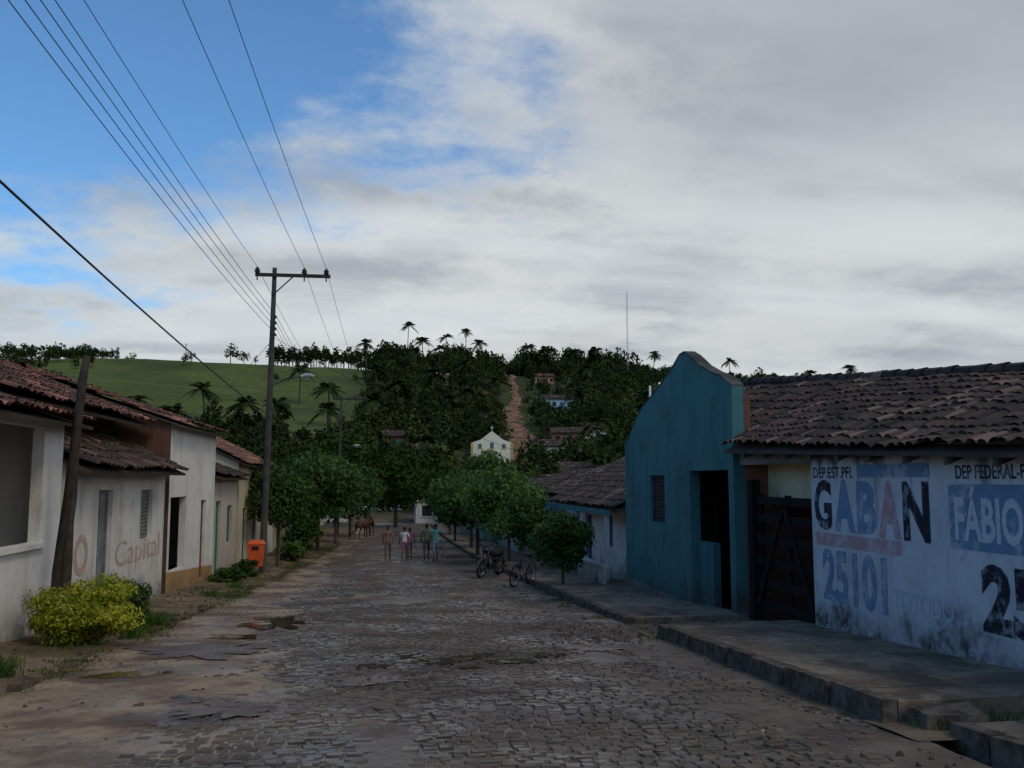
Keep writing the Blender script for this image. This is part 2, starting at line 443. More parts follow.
def slab(name,y0,y1,x0,x1,h0,h1,step=.6,xx=None):
    ys=np.linspace(y0,y1,max(2,int((y1-y0)/step)+1));e=empty(name,(x0,(y0+y1)/2,float(prof((y0+y1)/2))))
    nx=8;us=np.linspace(0,1,nx);U,Y=np.meshgrid(us,ys)
    X=x0+.16+U*(x1-x0-.16);hh=h0+(h1-h0)*(Y-y0)/(y1-y0)
    Z=prof(Y)+hh+(fbm(X/1.2,Y/1.2,15)-.5)*.03+U*.03
    V=np.stack([X,Y,Z],-1).reshape(-1,3);w=nx;h=len(ys)
    i,j=np.meshgrid(np.arange(w-1),np.arange(h-1));b=(j*w+i).ravel()
    F=np.stack([b,b+1,b+w+1,b+w],1)
    V=list(map(tuple,V));F=[tuple(f) for f in F]
    for r in (0,h-1):
        n0=len(V)
        for k in range(w): p=V[r*w+k];V.append((p[0],p[1],p[2]-.5))
        for k in range(w-1): F.append((r*w+k,r*w+k+1,n0+k+1,n0+k))
    pm('slab_surface',V,F,CONC,e)
    mb=MB();y=y0
    while y<y1-.05:
        L=min(random.uniform(.7,1.1),y1-y);
        ha=h0+(h1-h0)*(y-y0)/(y1-y0);hb=h0+(h1-h0)*(y+L-y0)/(y1-y0)
        za=float(prof(y))+ha+.012;zb=float(prof(y+L))+hb+.012
        j=lambda a=.018:random.uniform(-a,a)
        V=[(x0+j(),y,za-.6),(x0+.17,y,za-.6),(x0+.17,y+L,zb-.6),(x0+j(),y+L,zb-.6),
           (x0+.025+j(),y+.015,za+j()),(x0+.17,y+.015,za+j(.008)),(x0+.17,y+L-.015,zb+j(.008)),(x0+.025+j(),y+L-.015,zb+j())]
        mb.add(V,BF);y+=L
    mb.obj('kerb_edge',KERB,e)
slab('pavement',7.35,13.9,4.08,6.35,.21,.20)
slab('pavement',-12,6.85,4.35,6.35,.16,.12)
slab('pavement',15.7,24,4.10,6.3,.12,.16)
slab('pavement',24,92,4.10,6.6,.16,.14)
strip('driveway_ramp',np.linspace(13.7,15.9,12),lambda y:y*0+3.95,lambda y:y*0+6.4,.02,.09,VERGE,12,.03,3)
strip('driveway_ramp',np.linspace(6.7,7.5,6),lambda y:y*0+4.0,lambda y:y*0+6.4,.03,.10,VERGE,10,.03,4)
pm('broken_kerb_stone',[(4.2,6.95,-.75),(4.75,6.75,-.75),(4.95,7.3,-.75),(4.25,7.45,-.75),(4.28,7.0,-.27),(4.7,6.85,-.25),(4.8,7.25,-.24),(4.3,7.30,-.27)],BF,KERB)
mb=MB()
def pebble(x,y,s,zoff=0.):
    z=float(prof(y))+zoff
    V=[(x+s*random.uniform(-1,-.6),y+s*random.uniform(-1,-.6),z),(x+s*random.uniform(.6,1),y-s*random.uniform(.6,1),z),(x+s*random.uniform(.6,1),y+s*random.uniform(.6,1),z),(x-s*random.uniform(.6,1),y+s*random.uniform(.6,1),z)]
    V+=[(x+(v[0]-x)*random.uniform(.4,.7),y+(v[1]-y)*random.uniform(.4,.7),z+s*random.uniform(.5,1.)) for v in V]
    mb.add(V,BF,random.random())
for _ in range(700):
    y=4+26*random.random()**1.4
    if random.random()<.6: x=float(xl(y))+abs(random.gauss(0,1.1))
    else: x=float(xr(y))-abs(random.gauss(0,.5))
    pebble(x,y,random.uniform(.006,.028),.015)
for _ in range(90):
    pebble(random.gauss(3.3,.5),random.gauss(14.5,.9),random.uniform(.015,.06),.015)
for _ in range(50):
    pebble(random.gauss(.1,.35),random.gauss(10.3,.4),random.uniform(.01,.035),.015)
for _ in range(30):
    y=random.gauss(14.8,.5);pebble(random.uniform(4,6.),y,random.uniform(.02,.07),.05)
for _ in range(240):
    y=random.uniform(6,28);x=random.uniform(-5.3,-3.8);pebble(x,y,random.uniform(.01,.05),.02-(x+3.7)*.066)
mb.obj('pebbles',KERB)
PUD,g=newmat('puddle_water')
g.out((.075,.055,.042),.05,g.bump(g.noise(pos(g),5,2),.25,.03),spec=1.)
MUD,g=newmat('wet_mud')
P=pos(g);g.out(g.mix(g.mr(g.noise(P,2,6),.35,.65),(.080,.043,.028),(.15,.095,.062)),g.mr(g.noise(P,1.5,4),.4,.6,.10,.5),g.bump(g.noise(P,5,6,.65),1.,.05),spec=.6)
def puddle(name,x,y,a,b,mat,zo=.012,seed=0):
    V=[(x,y,Tf(x,y)+zo+(float(fbm(x/2.5,y/3,6))-.5)*.03)];n=72
    for k in range(n):
        t=2*math.pi*k/n
        r=.25+1.5*float(fbm(math.cos(t)*2.6+seed*7,math.sin(t)*2.6,seed))**1.4
        px,py=x+a*r*math.cos(t),y+b*r*math.sin(t)
        V.append((px,py,float(prof(py))+zo+(float(fbm(px/2.5,py/3,6))-.5)*.03))
    pm(name,V,[(0,1+k,1+(k+1)%n) for k in range(n)],mat,None,True)
for k,(px,py,pa,pb) in enumerate([(.72,11.9,.48,.34),(1.55,11.7,.42,.24),(.3,12.5,.25,.25),(1.15,12.3,.3,.22),(.95,11.3,.24,.15),(2.1,12.2,.25,.25),(-.2,11.6,.3,.2)]):
    puddle('puddle',px,py,pa,pb,PUD,.0185,k+1)
for k,(px,py,pa,pb) in enumerate([(-2.0,17.2,.6,1.4),(-2.4,15.2,.5,.4),(-3.0,11.4,.5,.3)]):
    puddle('puddle',px,py,pa,pb,PUD,.027,k+20)
puddle('mud_patch',-2.6,13.4,1.1,.9,MUD,.031,5)
puddle('mud_patch',-.1,10.6,.55,.4,MUD,.021,8)
puddle('mud_patch',2.9,12.8,.5,.5,MUD,.022,9)
puddle('mud_patch',-1.4,9.0,.6,.5,MUD,.024,12)
# ------------------------------------------------------------------ street houses
def panel(name,xf,s,o,mat,par,rec=.12,kind='door'):
    a,b,c,d=o
    X=xf+s*rec;x0,x1=sorted((X,X+s*.04))
    f=.06
    box(name+'_leaf',x0,x1,a+f,b-f,c,d-f,mat,par)
    X2=xf+s*(rec-.03);x0,x1=sorted((X2,X2+s*.09))
    for nm,q in(('jamb_a',(a+.002,a+f,c,d-.002)),('jamb_b',(b-f,b-.002,c,d-.002)),('head',(a+f,b-f,d-f,d-.002))):
        box(name+'_'+nm,x0,x1,*q,mat,par)
    if kind=='shut':
        n=int((d-c)/.09);x0,x1=sorted((xf+s*(rec-.025),xf+s*(rec-.004)))
        for k in range(n):
            z=c+.03+k*(d-c-.1)/n
            box(name+'_slat',x0,x1,a+f+.01,b-f-.01,z,z+.05,mat,par)
    if kind in('door','win'):
        ym=(a+b)/2;x0,x1=sorted((xf+s*(rec-.015),xf+s*(rec-.002)))
        box(name+'_batten',x0,x1,ym-.03,ym+.03,c,d-f-.005,mat,par)
def street_house(name,s,xf,dep,y0,y1,ze,rise,wm,rm,ops=(),panels=(),over=.4,zb=None,tw=.2,sm=5,seed=0,tilt=0.,ohy=.15,nearm=None,tl=.38):
    zg=float(prof(y1))-.8
    e=empty(name,(xf+s*dep/2,(y0+y1)/2,float(prof((y0+y1)/2))))
    th=.18
    wall_x('front_wall',xf,s*th,y0,y1,zg,ze,list(ops),wm,e)
    xb=xf+s*dep
    wall_x('back_wall',xb-s*th,s*th,y0,y1,zg,ze,[],wm,e)
    xm=xf+s*dep/2
    sl=rise/(dep/2)
    for nm,ya,yb in(('side_wall_near',y0+.002,y0+th),('side_wall_far',y1-th,y1-.002)):
        a,b=xf+s*(th+.002),xb-s*(th+.002)
        if nearm and ya<y0+.1: a=xf+s*.004;ya-=.03
        pr=[(a,zg),(b,zg),(b,ze+.0),(xm,ze+rise-sl*th),(a,ze+.0)]
        V=[(p[0],ya,p[1]) for p in pr]+[(p[0],yb,p[1]) for p in pr]
        F=[(0,1,2,3,4),(9,8,7,6,5)]+[(i,i+5,(i+1)%5+5,(i+1)%5) for i in range(5)]
        pm(nm,V,F,nearm if (nearm and 'near' in nm) else wm,e)
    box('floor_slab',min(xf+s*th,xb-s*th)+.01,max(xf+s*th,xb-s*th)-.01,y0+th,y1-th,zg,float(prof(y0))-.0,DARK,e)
    ex=xf-s*over;ez=ze-sl*over+.12
    tile_roof('roof_front',(ex,y0-ohy,ez),(ex,y1+ohy,ez+tilt),(xm,y1+ohy,ze+rise+.12+tilt),(xm,y0-ohy,ze+rise+.12),rm,e,tw,tl,sm,seed=seed)
    bx=xb+s*over
    tile_roof('roof_back',(bx,y0-ohy,ez),(bx,y1+ohy,ez+tilt),(xm,y1+ohy,ze+rise+.12+tilt),(xm,y0-ohy,ze+rise+.12),rm,e,tw*1.5,.6,4,seed=seed+3)
    ridge_cap('ridge_tiles',(xm,y0-ohy,ze+rise+.14),(xm,y1+ohy,ze+rise+.14+tilt),rm,e)
    for (nm,o,mat,kind) in panels: panel(nm,xf,s,o,mat,e,.12,kind)
    return e
a=street_house('white_house',-1,-5.45,7,6.0,16.2,2.60,1.05,WHITE_A,T_RED2,[(11.6,15.35,.62,2.42),(7.5,9.,-.6,1.7)],[('door',(7.5,9.,-.6,1.7),GREYDOOR,'door')],over=.45,seed=1)
box('window_sill',-5.45,-5.38,11.5,15.45,.54,.615,WHITE_A,a)
box('interior_partition',-8.3,-8.2,6.3,16,-1.2,2.4,GREYC,a)
b=street_house('low_white_house',-1,-5.5,3.2,16.5,23.55,1.95,.75,WHITE_B,T_OLD,[(18.4,19.3,-1.3,1.40),(21.4,22.4,.26,1.37)],
  [('door',(18.4,19.3,-1.3,1.40),GREYDOOR,'door'),('window',(21.4,22.4,.26,1.37),GREYDOOR,'shut')],over=.5,seed=2)
c_=street_house('tall_brown_house',-1,-6.75,6,15.0,23.6,3.25,1.2,BROWNW,T_RED2,[],[],over=.95,seed=4)
c2=street_house('white_ochre_house',-1,-5.5,7.2,24.0,30.0,3.05,1.2,OCHRE_W,T_RED2,[(24.2,26.0,-.75,1.15),(28.0,28.75,-1.3,1.0)],[('door',(28.0,28.75,-1.3,1.0),WOODB,'door')],over=.35,seed=5,nearm=BROWNW)
box('interior_back',-7.2,-7.1,24.2,29.8,-1.5,2.8,GREYC,c2)
d1=street_house('green_door_house',-1,-5.6,5,30.3,35,1.75,.9,BEIGE,T_DARK,[(30.9,31.8,-1.6,.9),(33.,34.,-.6,.7)],[('door',(30.9,31.8,-1.6,.9),GRN_DOOR,'door'),('window',(33.,34.,-.6,.7),GRN_DOOR,'shut')],over=.4,seed=6)
d2=street_house('orange_roof_house',-1,-5.6,8,35.2,42.5,2.3,2.0,CREAM,T_RED,[(36.5,37.4,-1.9,.5),(39,40,-.9,.5)],[('door',(36.5,37.4,-1.9,.5),BLUEDOOR,'door'),('window',(39,40,-.9,.5),BLUEDOOR,'shut')],over=.4,seed=7,tw=.3)
mats=[WHITE_B,CREAM,BLUEH,PINK,WHITE_A,BEIGE,GREENW]
roofs=[T_DARK,T_OLD,T_RED2,T_DARK,T_OLD]
y=42.8;k=0
while y<84:
    L=random.uniform(5.5,8)
    zg=float(prof(y+L))
    o=(y+1,y+1.9,zg-.0,zg+2.1);w=(y+3,y+4,zg+1,zg+2.1)
    street_house('row_house',-1,-5.8-random.random()*.5,7,y,y+L,zg+2.9+random.random()*.5,1.2,mats[k%7],roofs[k%5],[o,w],[('door',o,[BLUEDOOR,GRN_DOOR,WOODB][k%3],'door'),('window',w,[GRN_DOOR,WOODB,BLUEDOOR][k%3],'win')],tw=.4,sm=4,seed=20+k)
    y+=L+.3;k+=1
def PAINT(name,col,wear=.5,under=(.6,.62,.65)):
    m,g=newmat(name);P=pos(g)
    n=g.noise(P,7,6,.7);n2=g.noise(P,1.5,4)
    c=g.mix(g.m('MULTIPLY',g.mr(g.m('ADD',n,g.m('MULTIPLY',g.m('SUBTRACT',n2,.5),.6)),.50,.64),wear),col,under)
    c=g.mix(g.m('MULTIPLY',g.mr(g.noise(P,20,4),.5,.7),.25),c,(.12,.11,.1))
    g.out(c,.8,spec=.2);return m
def text_on(name,body,ya,yb,z0,z1,X,side,mat,parent,bold=.02,th=.002):
    cu=bpy.data.curves.new('t','FONT');cu.body=body;cu.size=1;cu.offset=bold;cu.resolution_u=3
    o=bpy.data.objects.new('t',cu);COL.objects.link(o)
    dg=bpy.context.evaluated_depsgraph_get();me=bpy.data.meshes.new_from_object(o.evaluated_get(dg))
    bpy.data.objects.remove(o)
    n=len(me.vertices);co=np.zeros(n*3);me.vertices.foreach_get('co',co);co=co.reshape(-1,3)
    mn=co.min(0);mx=co.max(0)
    u=(co[:,0]-mn[0])/(mx[0]-mn[0]);v=(co[:,1]-mn[1])/(mx[1]-mn[1])
    P=np.stack([np.full(n,X),ya+(yb-ya)*u,z0+(z1-z0)*v],-1)
    me.vertices.foreach_set('co',P.ravel());me.update();me.materials.clear()
    return mk(name,me,mat,parent)
P_RED=PAINT('faded_red_paint',(.54,.36,.32),.95,(.64,.62,.59))
text_on('wall_lettering','Capital',19.6,23.2,-.35,.35,-5.494,-1,P_RED,b,.0)
V,F=ring((-5.494,17.5,.25),.30,.07,'x',28,4)
pm('painted_round_logo',[(-5.494+(p[0]+5.494)*.02,p[1],p[2]) for p in V],F,P_RED,b)
# ------------------------------------------------------------------ right : teal building
tb=empty('teal_building',(6.15,19.6,-1.1))
prf=[(15.85,3.30),(16.3,3.50),(16.9,3.66),(17.5,3.86),(18.1,4.14),(18.5,4.28),(18.8,4.26),(19.3,4.06),(20.2,3.78),(21.,3.56),(21.8,3.36),(22.3,3.16),(22.8,2.86),(23.2,2.62),(23.5,2.52)]
def zt(y): return float(np.interp(y,[p[0] for p in prf],[p[1] for p in prf]))
door=(16.1,18.3,-1.2,1.78);win=(20.05,21.2,.62,1.70)
wall_x('facade_lower',6.15,.22,15.85,23.5,-2.4,2.3,[door,win],TEAL,tb)
yy=np.unique(np.concatenate([np.linspace(15.85,23.5,50),[p[0] for p in prf]]))
V=[];F=[]
for q in yy: V+=[(6.15,q,2.3),(6.37,q,2.3),(6.37,q,zt(q)),(6.15,q,zt(q))]
for i in range(len(yy)-1):
    a0=i*4;b0=a0+4
    F+=[(a0,b0,b0+3,a0+3),(a0+1,a0+2,b0+2,b0+1),(a0+3,b0+3,b0+2,a0+2)]
F+=[(0,3,2,1),((len(yy)-1)*4,(len(yy)-1)*4+1,(len(yy)-1)*4+2,(len(yy)-1)*4+3)]
pm('parapet',V,F,TEAL,tb)
V=[];F=[]
for q in yy: V+=[(6.14,q,zt(q)+.002),(6.39,q,zt(q)+.002),(6.39,q,zt(q)+.035),(6.14,q,zt(q)+.035)]
for i in range(len(yy)-1):
    a0=i*4;b0=a0+4
    F+=[(a0,b0,b0+3,a0+3),(a0+1,a0+2,b0+2,b0+1),(a0+3,b0+3,b0+2,a0+2),(a0,a0+1,b0+1,b0)]
F+=[(0,3,2,1),((len(yy)-1)*4,(len(yy)-1)*4+1,(len(yy)-1)*4+2,(len(yy)-1)*4+3)]
COP=M('mouldy_coping',(.07,.075,.065),.9,.6,2,.8,15)
pm('parapet_coping',V,F,COP,tb)
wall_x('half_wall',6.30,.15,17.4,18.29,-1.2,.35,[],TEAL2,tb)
panel('window',6.15,1,win,WOOD,tb,.10,'shut')
box('plinth',6.08,6.148,15.9,23.45,-2.4,-.92,GREYC,tb)
box('side_wall_far',6.372,13,23.3,23.5,-2.4,2.5,GREYC,tb)
box('side_wall_near',6.372,13,15.85,16.03,-2.0,2.2,BRICK,tb)
box('parapet_end_pier',6.372,6.50,15.85,16.03,2.202,3.15,BROWNW,tb)
box('back_wall',12.8,12.98,16.04,23.29,-2.4,2.0,GREYC,tb)
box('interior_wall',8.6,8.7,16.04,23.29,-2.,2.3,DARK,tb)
box('door_step',5.85,6.07,16.1,18.3,-1.4,-.86,CONC,tb)
tubeo('mast',[(7.0,24.0,-1),(7.0,24.0,4.15)],.03,WHITE_A,tb,6)
# ------------------------------------------------------------------ right : sign wall with yard
sw=empty('painted_wall_building',(6.3,10,0))
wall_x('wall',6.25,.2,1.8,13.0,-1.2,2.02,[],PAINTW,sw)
box('beam_over_gate',6.27,6.43,13.002,15.84,1.86,2.2,GREYC,sw)
box('cream_wall_standin',6.80,6.92,12.76,15.84,1.15,2.3,CREAM2,sw)  # cream wall stand-in, set forward for light, cut short so gate gaps stay dark
box('yard_back_wall',8.3,8.45,4,15.8,-1.2,2.2,GREYC,sw)
box('yard_side_wall',6.46,8.29,12.6,12.75,-1.2,2.1,CREAM,sw)
tile_roof('roof_front',(5.95,1.6,1.74),(5.95,15.8,2.22),(8.46,15.8,3.42),(9.6,1.6,2.32),T_OLD,sw,.185,.34,7,.05,.09,11)
tile_roof('roof_front_rear_part',(6.45,15.84,2.47),(6.45,23.25,2.85),(7.9,23.25,4.08),(8.46,15.84,3.43),T_OLD,sw,.185,.34,6,.05,.09,12)
tile_roof('roof_back',(12.9,1.6,1.2),(12.9,23.25,2.1),(7.9,23.25,4.08),(9.6,1.6,2.32),T_OLD,sw,.35,.6,4,.06,.02,13)
ridge_cap('ridge_tiles',(9.6,1.6,2.36),(8.46,15.8,3.46),T_OLD,sw,.11)
ridge_cap('ridge_tiles_rear',(8.46,15.8,3.46),(7.9,23.25,4.12),T_OLD,sw,.11)
for k in range(17):
    yk=1.8+k*.82
    if yk<15.6:
        e0=1.74+.0338*(yk-1.6)-.05
        pm('rafter_end',[(5.98,yk,e0-.19),(6.24,yk,e0-.09),(6.24,yk+.07,e0-.09),(5.98,yk+.07,e0-.19),(5.98,yk,e0-.11),(6.24,yk,e0-.01),(6.24,yk+.07,e0-.01),(5.98,yk+.07,e0-.11)],BF,DECK,sw)
PB=PAINT('black_letter_paint',(.018,.018,.03),.5,(.45,.46,.49));PBL=PAINT('blue_letter_paint',(.15,.25,.37),.6,(.5,.52,.55));PPK=PAINT('pink_letter_paint',(.48,.28,.29),.6,(.5,.52,.55))
PWH=PAINT('white_letter_paint',(.54,.56,.60),.3);PGB=PAINT('faint_blue_letter_paint',(.42,.48,.56),.7,(.54,.56,.6))
X=6.245
text_on('letter_G','G',12.9,12.37,.88,1.60,X,1,PB,sw,.035)
text_on('letter_A','A',12.30,11.72,.88,1.60,X,1,PBL,sw,.05)
text_on('letter_B','B',11.66,11.16,.88,1.58,X,1,PBL,sw,.05)
text_on('letter_A_pink','A',11.12,10.60,.86,1.58,X,1,PPK,sw,.05)
text_on('letter_N','N',10.54,9.98,.86,1.58,X,1,PB,sw,.045)
text_on('small_lettering','DEP.EST.PFL',12.9,11.72,1.62,1.78,X,1,PB,sw,.012)
text_on('number_lettering','25101',12.7,10.98,-.12,.62,X,1,PBL,sw,.035)
text_on('faint_lettering','TOTODO',10.85,9.6,.0,.25,X,1,PGB,sw,.01)
text_on('small_lettering_b','DEP FEDERAL-PFL',9.45,8.15,1.61,1.76,X,1,PB,sw,.012)
box('blue_band',6.2465,6.2485,9.95,11.62,1.63,1.80,PBL,sw)
box('pink_band',6.2465,6.2485,10.6,12.9,.66,.84,PPK,sw)
box('blue_panel',6.2465,6.2485,8.1,9.6,.84,1.55,PBL,sw)
text_on('white_lettering','FÁBIO',9.5,8.38,.93,1.53,6.243,1,PWH,sw,.03)
text_on('number_lettering_b','2545',9.1,7.2,.0,.72,X,1,PB,sw,.05)
gt=empty('wooden_gate',(6.4,14.2,-.7))
for k,z in enumerate([-.55,-.20,.16,.52,.88,1.18]):
    box('board',6.36,6.40,13.12,15.35,z,z+.13,GATEW,gt)
for q in (13.06,14.15,15.25): box('stile',6.402,6.46,q,q+.13,-.66,1.34,GATEW,gt)
for (ya,za,yb,zb2) in((13.2,-.5,14.2,1.2),(14.2,1.2,15.3,-.5),):
    d=Vector((0,yb-ya,zb2-za)).normalized();nn=Vector((0,-d.z,d.y))*.055
    p=[Vector((0,ya,za))-nn,Vector((0,yb,zb2))-nn,Vector((0,yb,zb2))+nn,Vector((0,ya,za))+nn]
    V=[(6.325,q.y,q.z) for q in p]+[(6.357,q.y,q.z) for q in p]
    pm('brace',V,[(0,3,2,1),(4,5,6,7),(0,1,5,4),(1,2,6,5),(2,3,7,6),(3,0,4,7)],GATEW,gt)
box('gate_post',6.3,6.46,15.40,15.6,-1.,1.6,GATEW,gt);box('gate_post_b',6.47,6.56,12.8,13.04,-1.,1.5,GATEW,gt)
# ------------------------------------------------------------------ right far houses
r2=street_house('porch_house',1,6.9,6.6,24.3,34,1.15,1.55,WHITE_B,T_DARK,[(25.2,26.1,-1.35,.55),(28.,29.,-.5,.5),(31,31.9,-1.7,.4)],[('door',(25.2,26.1,-1.35,.55),BLUEDOOR,'door'),('window',(28.,29.,-.5,.5),BLUEDOOR,'shut'),('door_b',(31,31.9,-1.7,.4),BLUEDOOR,'door')],over=.9,seed=14,tw=.24)
box('fascia_teal',5.86,5.92,24.15,34.1,.62,.76,TEAL,r2)
for q in (25,28.2,31.4): box('porch_post',5.95,6.07,q,q+.12,-2.,.62,WHITE_B,r2)
lw=empty('low_balustrade',(5.8,26,-1.2))
box('rail',5.75,5.85,24.4,28,-.78,-.70,WHITE_B,lw)
for q in np.arange(24.45,28,.3): box('baluster',5.77,5.83,q,q+.07,-1.6,-.782,WHITE_B,lw)
y=34.4;k=0
while y<86:
    L=random.uniform(5.5,8.5);zg=float(prof(y+L))
    o=(y+1,y+1.9,zg,zg+2.1);w=(y+3,y+4,zg+1,zg+2.1)
    street_house('row_house',1,6.8+random.random()*.6,8,y,y+L,zg+2.7+random.random()*.6,1.5,mats[(k+2)%7],roofs[(k+1)%5],[o,w],[('door',o,[BLUEDOOR,GRN_DOOR,WOODB][k%3],'door'),('window',w,[GRN_DOOR,WOODB,BLUEDOOR][k%3],'win')],tw=.4,sm=4,seed=40+k)
    y+=L+.3;k+=1
HOUSES=[]
def far_house(name,x,y,w,d,h,rise,wm,rm,rot=0,ridge='x'):
    HOUSES.append((x,y,max(w,d)))
    z=Tf(x,y-d/2)-.3
    e=empty(name,(x,y,z),rot,False)
    th=-2.5
    V=bv(-w/2,w/2,-d/2,d/2,th,h);pm('walls',V,BF,wm,e)
    if ridge=='x':
        g=[(-w/2+.002,-d/2+.002,h),(-w/2+.002,d/2-.002,h),(-w/2+.002,0,h+rise),(w/2-.002,-d/2+.002,h),(w/2-.002,d/2-.002,h),(w/2-.002,0,h+rise)]
        pm('gables',g,[(0,1,2),(3,5,4),(0,2,5,3),(1,4,5,2)],wm,e)
        o=.4;sl=rise/(d/2)
        tile_roof('roof_a',(-w/2-.3,-d/2-o,h-sl*o+.17),(w/2+.3,-d/2-o,h-sl*o+.17),(w/2+.3,0,h+rise+.17),(-w/2-.3,0,h+rise+.17),rm,e,.5,.7,3,.06)
        tile_roof('roof_b',(-w/2-.3,d/2+o,h-sl*o+.17),(w/2+.3,d/2+o,h-sl*o+.17),(w/2+.3,0,h+rise+.17),(-w/2-.3,0,h+rise+.17),rm,e,.5,.7,3,.06)
    else:
        g=[(-w/2+.002,-d/2+.002,h),(w/2-.002,-d/2+.002,h),(0,-d/2+.002,h+rise),(-w/2+.002,d/2-.002,h),(w/2-.002,d/2-.002,h),(0,d/2-.002,h+rise)]
        pm('gables',g,[(0,1,2),(3,5,4),(0,2,5,3),(1,4,5,2)],wm,e)
        o=.4;sl=rise/(w/2)
        for nm,s in(('roof_a',-1),('roof_b',1)):
            tile_roof(nm,(s*(w/2+o),-d/2-.3,h-sl*o+.17),(s*(w/2+o),d/2+.3,h-sl*o+.17),(0,d/2+.3,h+rise+.17),(0,-d/2-.3,h+rise+.17),rm,e,.5,.7,3,.06)
    n=max(2,int(w/2.2))
    for i in range(n):
        cx=-w/2+(i+.5)*w/n
        if i==n//2: box('door',cx-.45,cx+.45,-d/2-.05,-d/2-.003,.1,2.1,[BLUEDOOR,WOODB,GRN_DOOR][(i+int(abs(x)))%3],e)
        else:
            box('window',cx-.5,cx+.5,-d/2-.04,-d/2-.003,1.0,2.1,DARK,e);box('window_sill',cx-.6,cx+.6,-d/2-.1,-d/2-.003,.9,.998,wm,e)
    for s in(-1,1):
        box('side_window',*sorted((s*(w/2+.003),s*(w/2+.04))),-.5,.5,1.0,2.1,DARK,e)
    return e
far=[(6.2,99,7,7,3.2,1.3,WHITE_B,T_DARK,'x'),(-9,100,9,8,3.,1.4,WHITE_A,T_OLD,'x'),(14,101,9,8,3.,1.4,BLUEH,T_OLD,'y'),(24,96,8,7,2.9,1.4,WHITE_B,T_DARK,'x'),
 (-22,108,9,7,3.,1.3,BEIGE,T_RED2,'x'),(-3,118,9,7,3.,1.4,WHITE_B,T_OLD,'x'),(10,121,8,7,3.,1.3,PINK,T_DARK,'y'),(22,118,9,7,3.,1.4,WHITE_A,T_OLD,'x'),(34,112,9,7,3.,1.4,CREAM,T_DARK,'x'),
 (-16,132,8,7,3,1.3,BRICK,T_OLD,'x'),(13,148,8,7,3.,1.4,BRICK,T_OLD,'y'),(28,140,9,7,3.,1.4,WHITE_B,T_DARK,'x'),(40,146,8,7,3.,1.4,WHITE_A,T_RED2,'x'),(48,130,8,7,3,1.4,BEIGE,T_OLD,'x'),
 (1.5,190,8,6,2.8,1.2,BRICK,T_OLD,'x'),(5,174,6,5,2.6,1.1,WHITE_B,T_OLD,'x'),(33,178,8,7,2.9,1.3,WHITE_B,T_OLD,'x'),(38,196,7,6,2.8,1.2,BRICK,T_OLD,'x'),(47,206,7,6,2.8,1.2,WHITE_A,T_OLD,'x'),
 (49,262,11,7,3,1.3,BLUEH,T_DARK,'x'),(54,320,7,6,2.8,1.2,PINK,T_RED2,'x'),(16,305,6,5,2.6,1.2,WHITE_B,T_OLD,'x')]
for f in far: far_house('village_house',f[0],f[1],*f[2:8],0 if f[8]=='x' else .15,f[8])
ch=empty('church',(18.8,172,Tf(18.8,168)),-.05,False);HOUSES.append((18.8,172,14))
CHW=W('church_paint',(.80,.77,.60),.15,.1);CHY=M('church_trim_ochre',(.55,.42,.18));CHD=M('church_shutter',(.10,.14,.16))
V=[];w=3.8
pr=[(-w,-3),(w,-3),(w,3.9),(w*.55,4.5),(0,6.1),(-w*.55,4.5),(-w,3.9)]
V=[(p[0],-5,p[1]) for p in pr]+[(p[0],-4.6,p[1]) for p in pr];n=7
pm('facade',V,[tuple(range(n)),tuple(range(2*n-1,n-1,-1))]+[(i,i+n,(i+1)%n+n,(i+1)%n) for i in range(n)],CHW,ch)
pm('nave_walls',bv(-w+.2,w-.2,-4.598,7,-3,3.5),BF,CHW,ch)
for s in(-1,1): tile_roof('nave_roof',(s*w,-4.59,3.4),(s*w,7.3,3.4),(0,7.3,5.3),(0,-4.59,5.3),T_OLD,ch,.5,.7,3,.06)
box('door',-.65,.65,-5.06,-5.003,-.2,2.0,CHD,ch)
tubeo('door_arch',[(-.65,-5.03,2.0),(-.45,-5.03,2.4),(0,-5.03,2.6),(.45,-5.03,2.4),(.65,-5.03,2.0)],.09,CHY,ch)
for cx in(-2.2,0,2.2):
    box('upper_window',cx-.33,cx+.33,-5.05,-5.003,2.95,3.95 if cx==0 else 3.7,CHD,ch)
    box('window_ledge',cx-.5,cx+.5,-5.12,-5.003,2.82,2.948,CHY,ch)
box('pilaster_a',-w-.08,-w+.35,-5.08,-5.003,-3,3.9,CHY,ch);box('pilaster_b',w-.35,w+.08,-5.08,-5.003,-3,3.9,CHY,ch)
box('cross_post',-.05,.05,-4.9,-4.8,6.1,7.1,WHITE_A,ch);box('cross_arm',-.3,.3,-4.89,-4.81,6.65,6.75,WHITE_A,ch)
# hillside dirt track
TR=[(24,163),(26,180),(29.5,205),(32,235),(35,262),(40.5,292),(43,320),(45,345),(48,372)]
def trx(y): return np.interp(y,[p[1] for p in TR],[p[0] for p in TR])
ys=np.arange(160,372,1.5);nx=9;us=np.linspace(-1,1,nx)
U,Y=np.meshgrid(us,ys);hw=np.interp(Y,[160,200,240,290,372],[2.6,3.0,2.5,1.2,.9])*(1+(fbm(Y/5,U*.6+2,8)-.5)*1.5)
X_=trx(Y)+U*hw+(fbm(Y/12,U*0,3)-.5)*5;Z=T(X_,Y)+.30-.2*U*U
V=np.stack([X_,Y,Z],-1).reshape(-1,3);i,j=np.meshgrid(np.arange(nx-1),np.arange(len(ys)-1));b0=(j*nx+i).ravel()
TM,g=newmat('red_earth');P=pos(g)
c=g.mix(g.mr(g.noise(P,.35,6,.6),.35,.65),(.19,.085,.048),(.34,.20,.135))
c=g.mix(g.mr(g.noise(P,.6,6,.7),.51,.58),c,(.06,.07,.028))
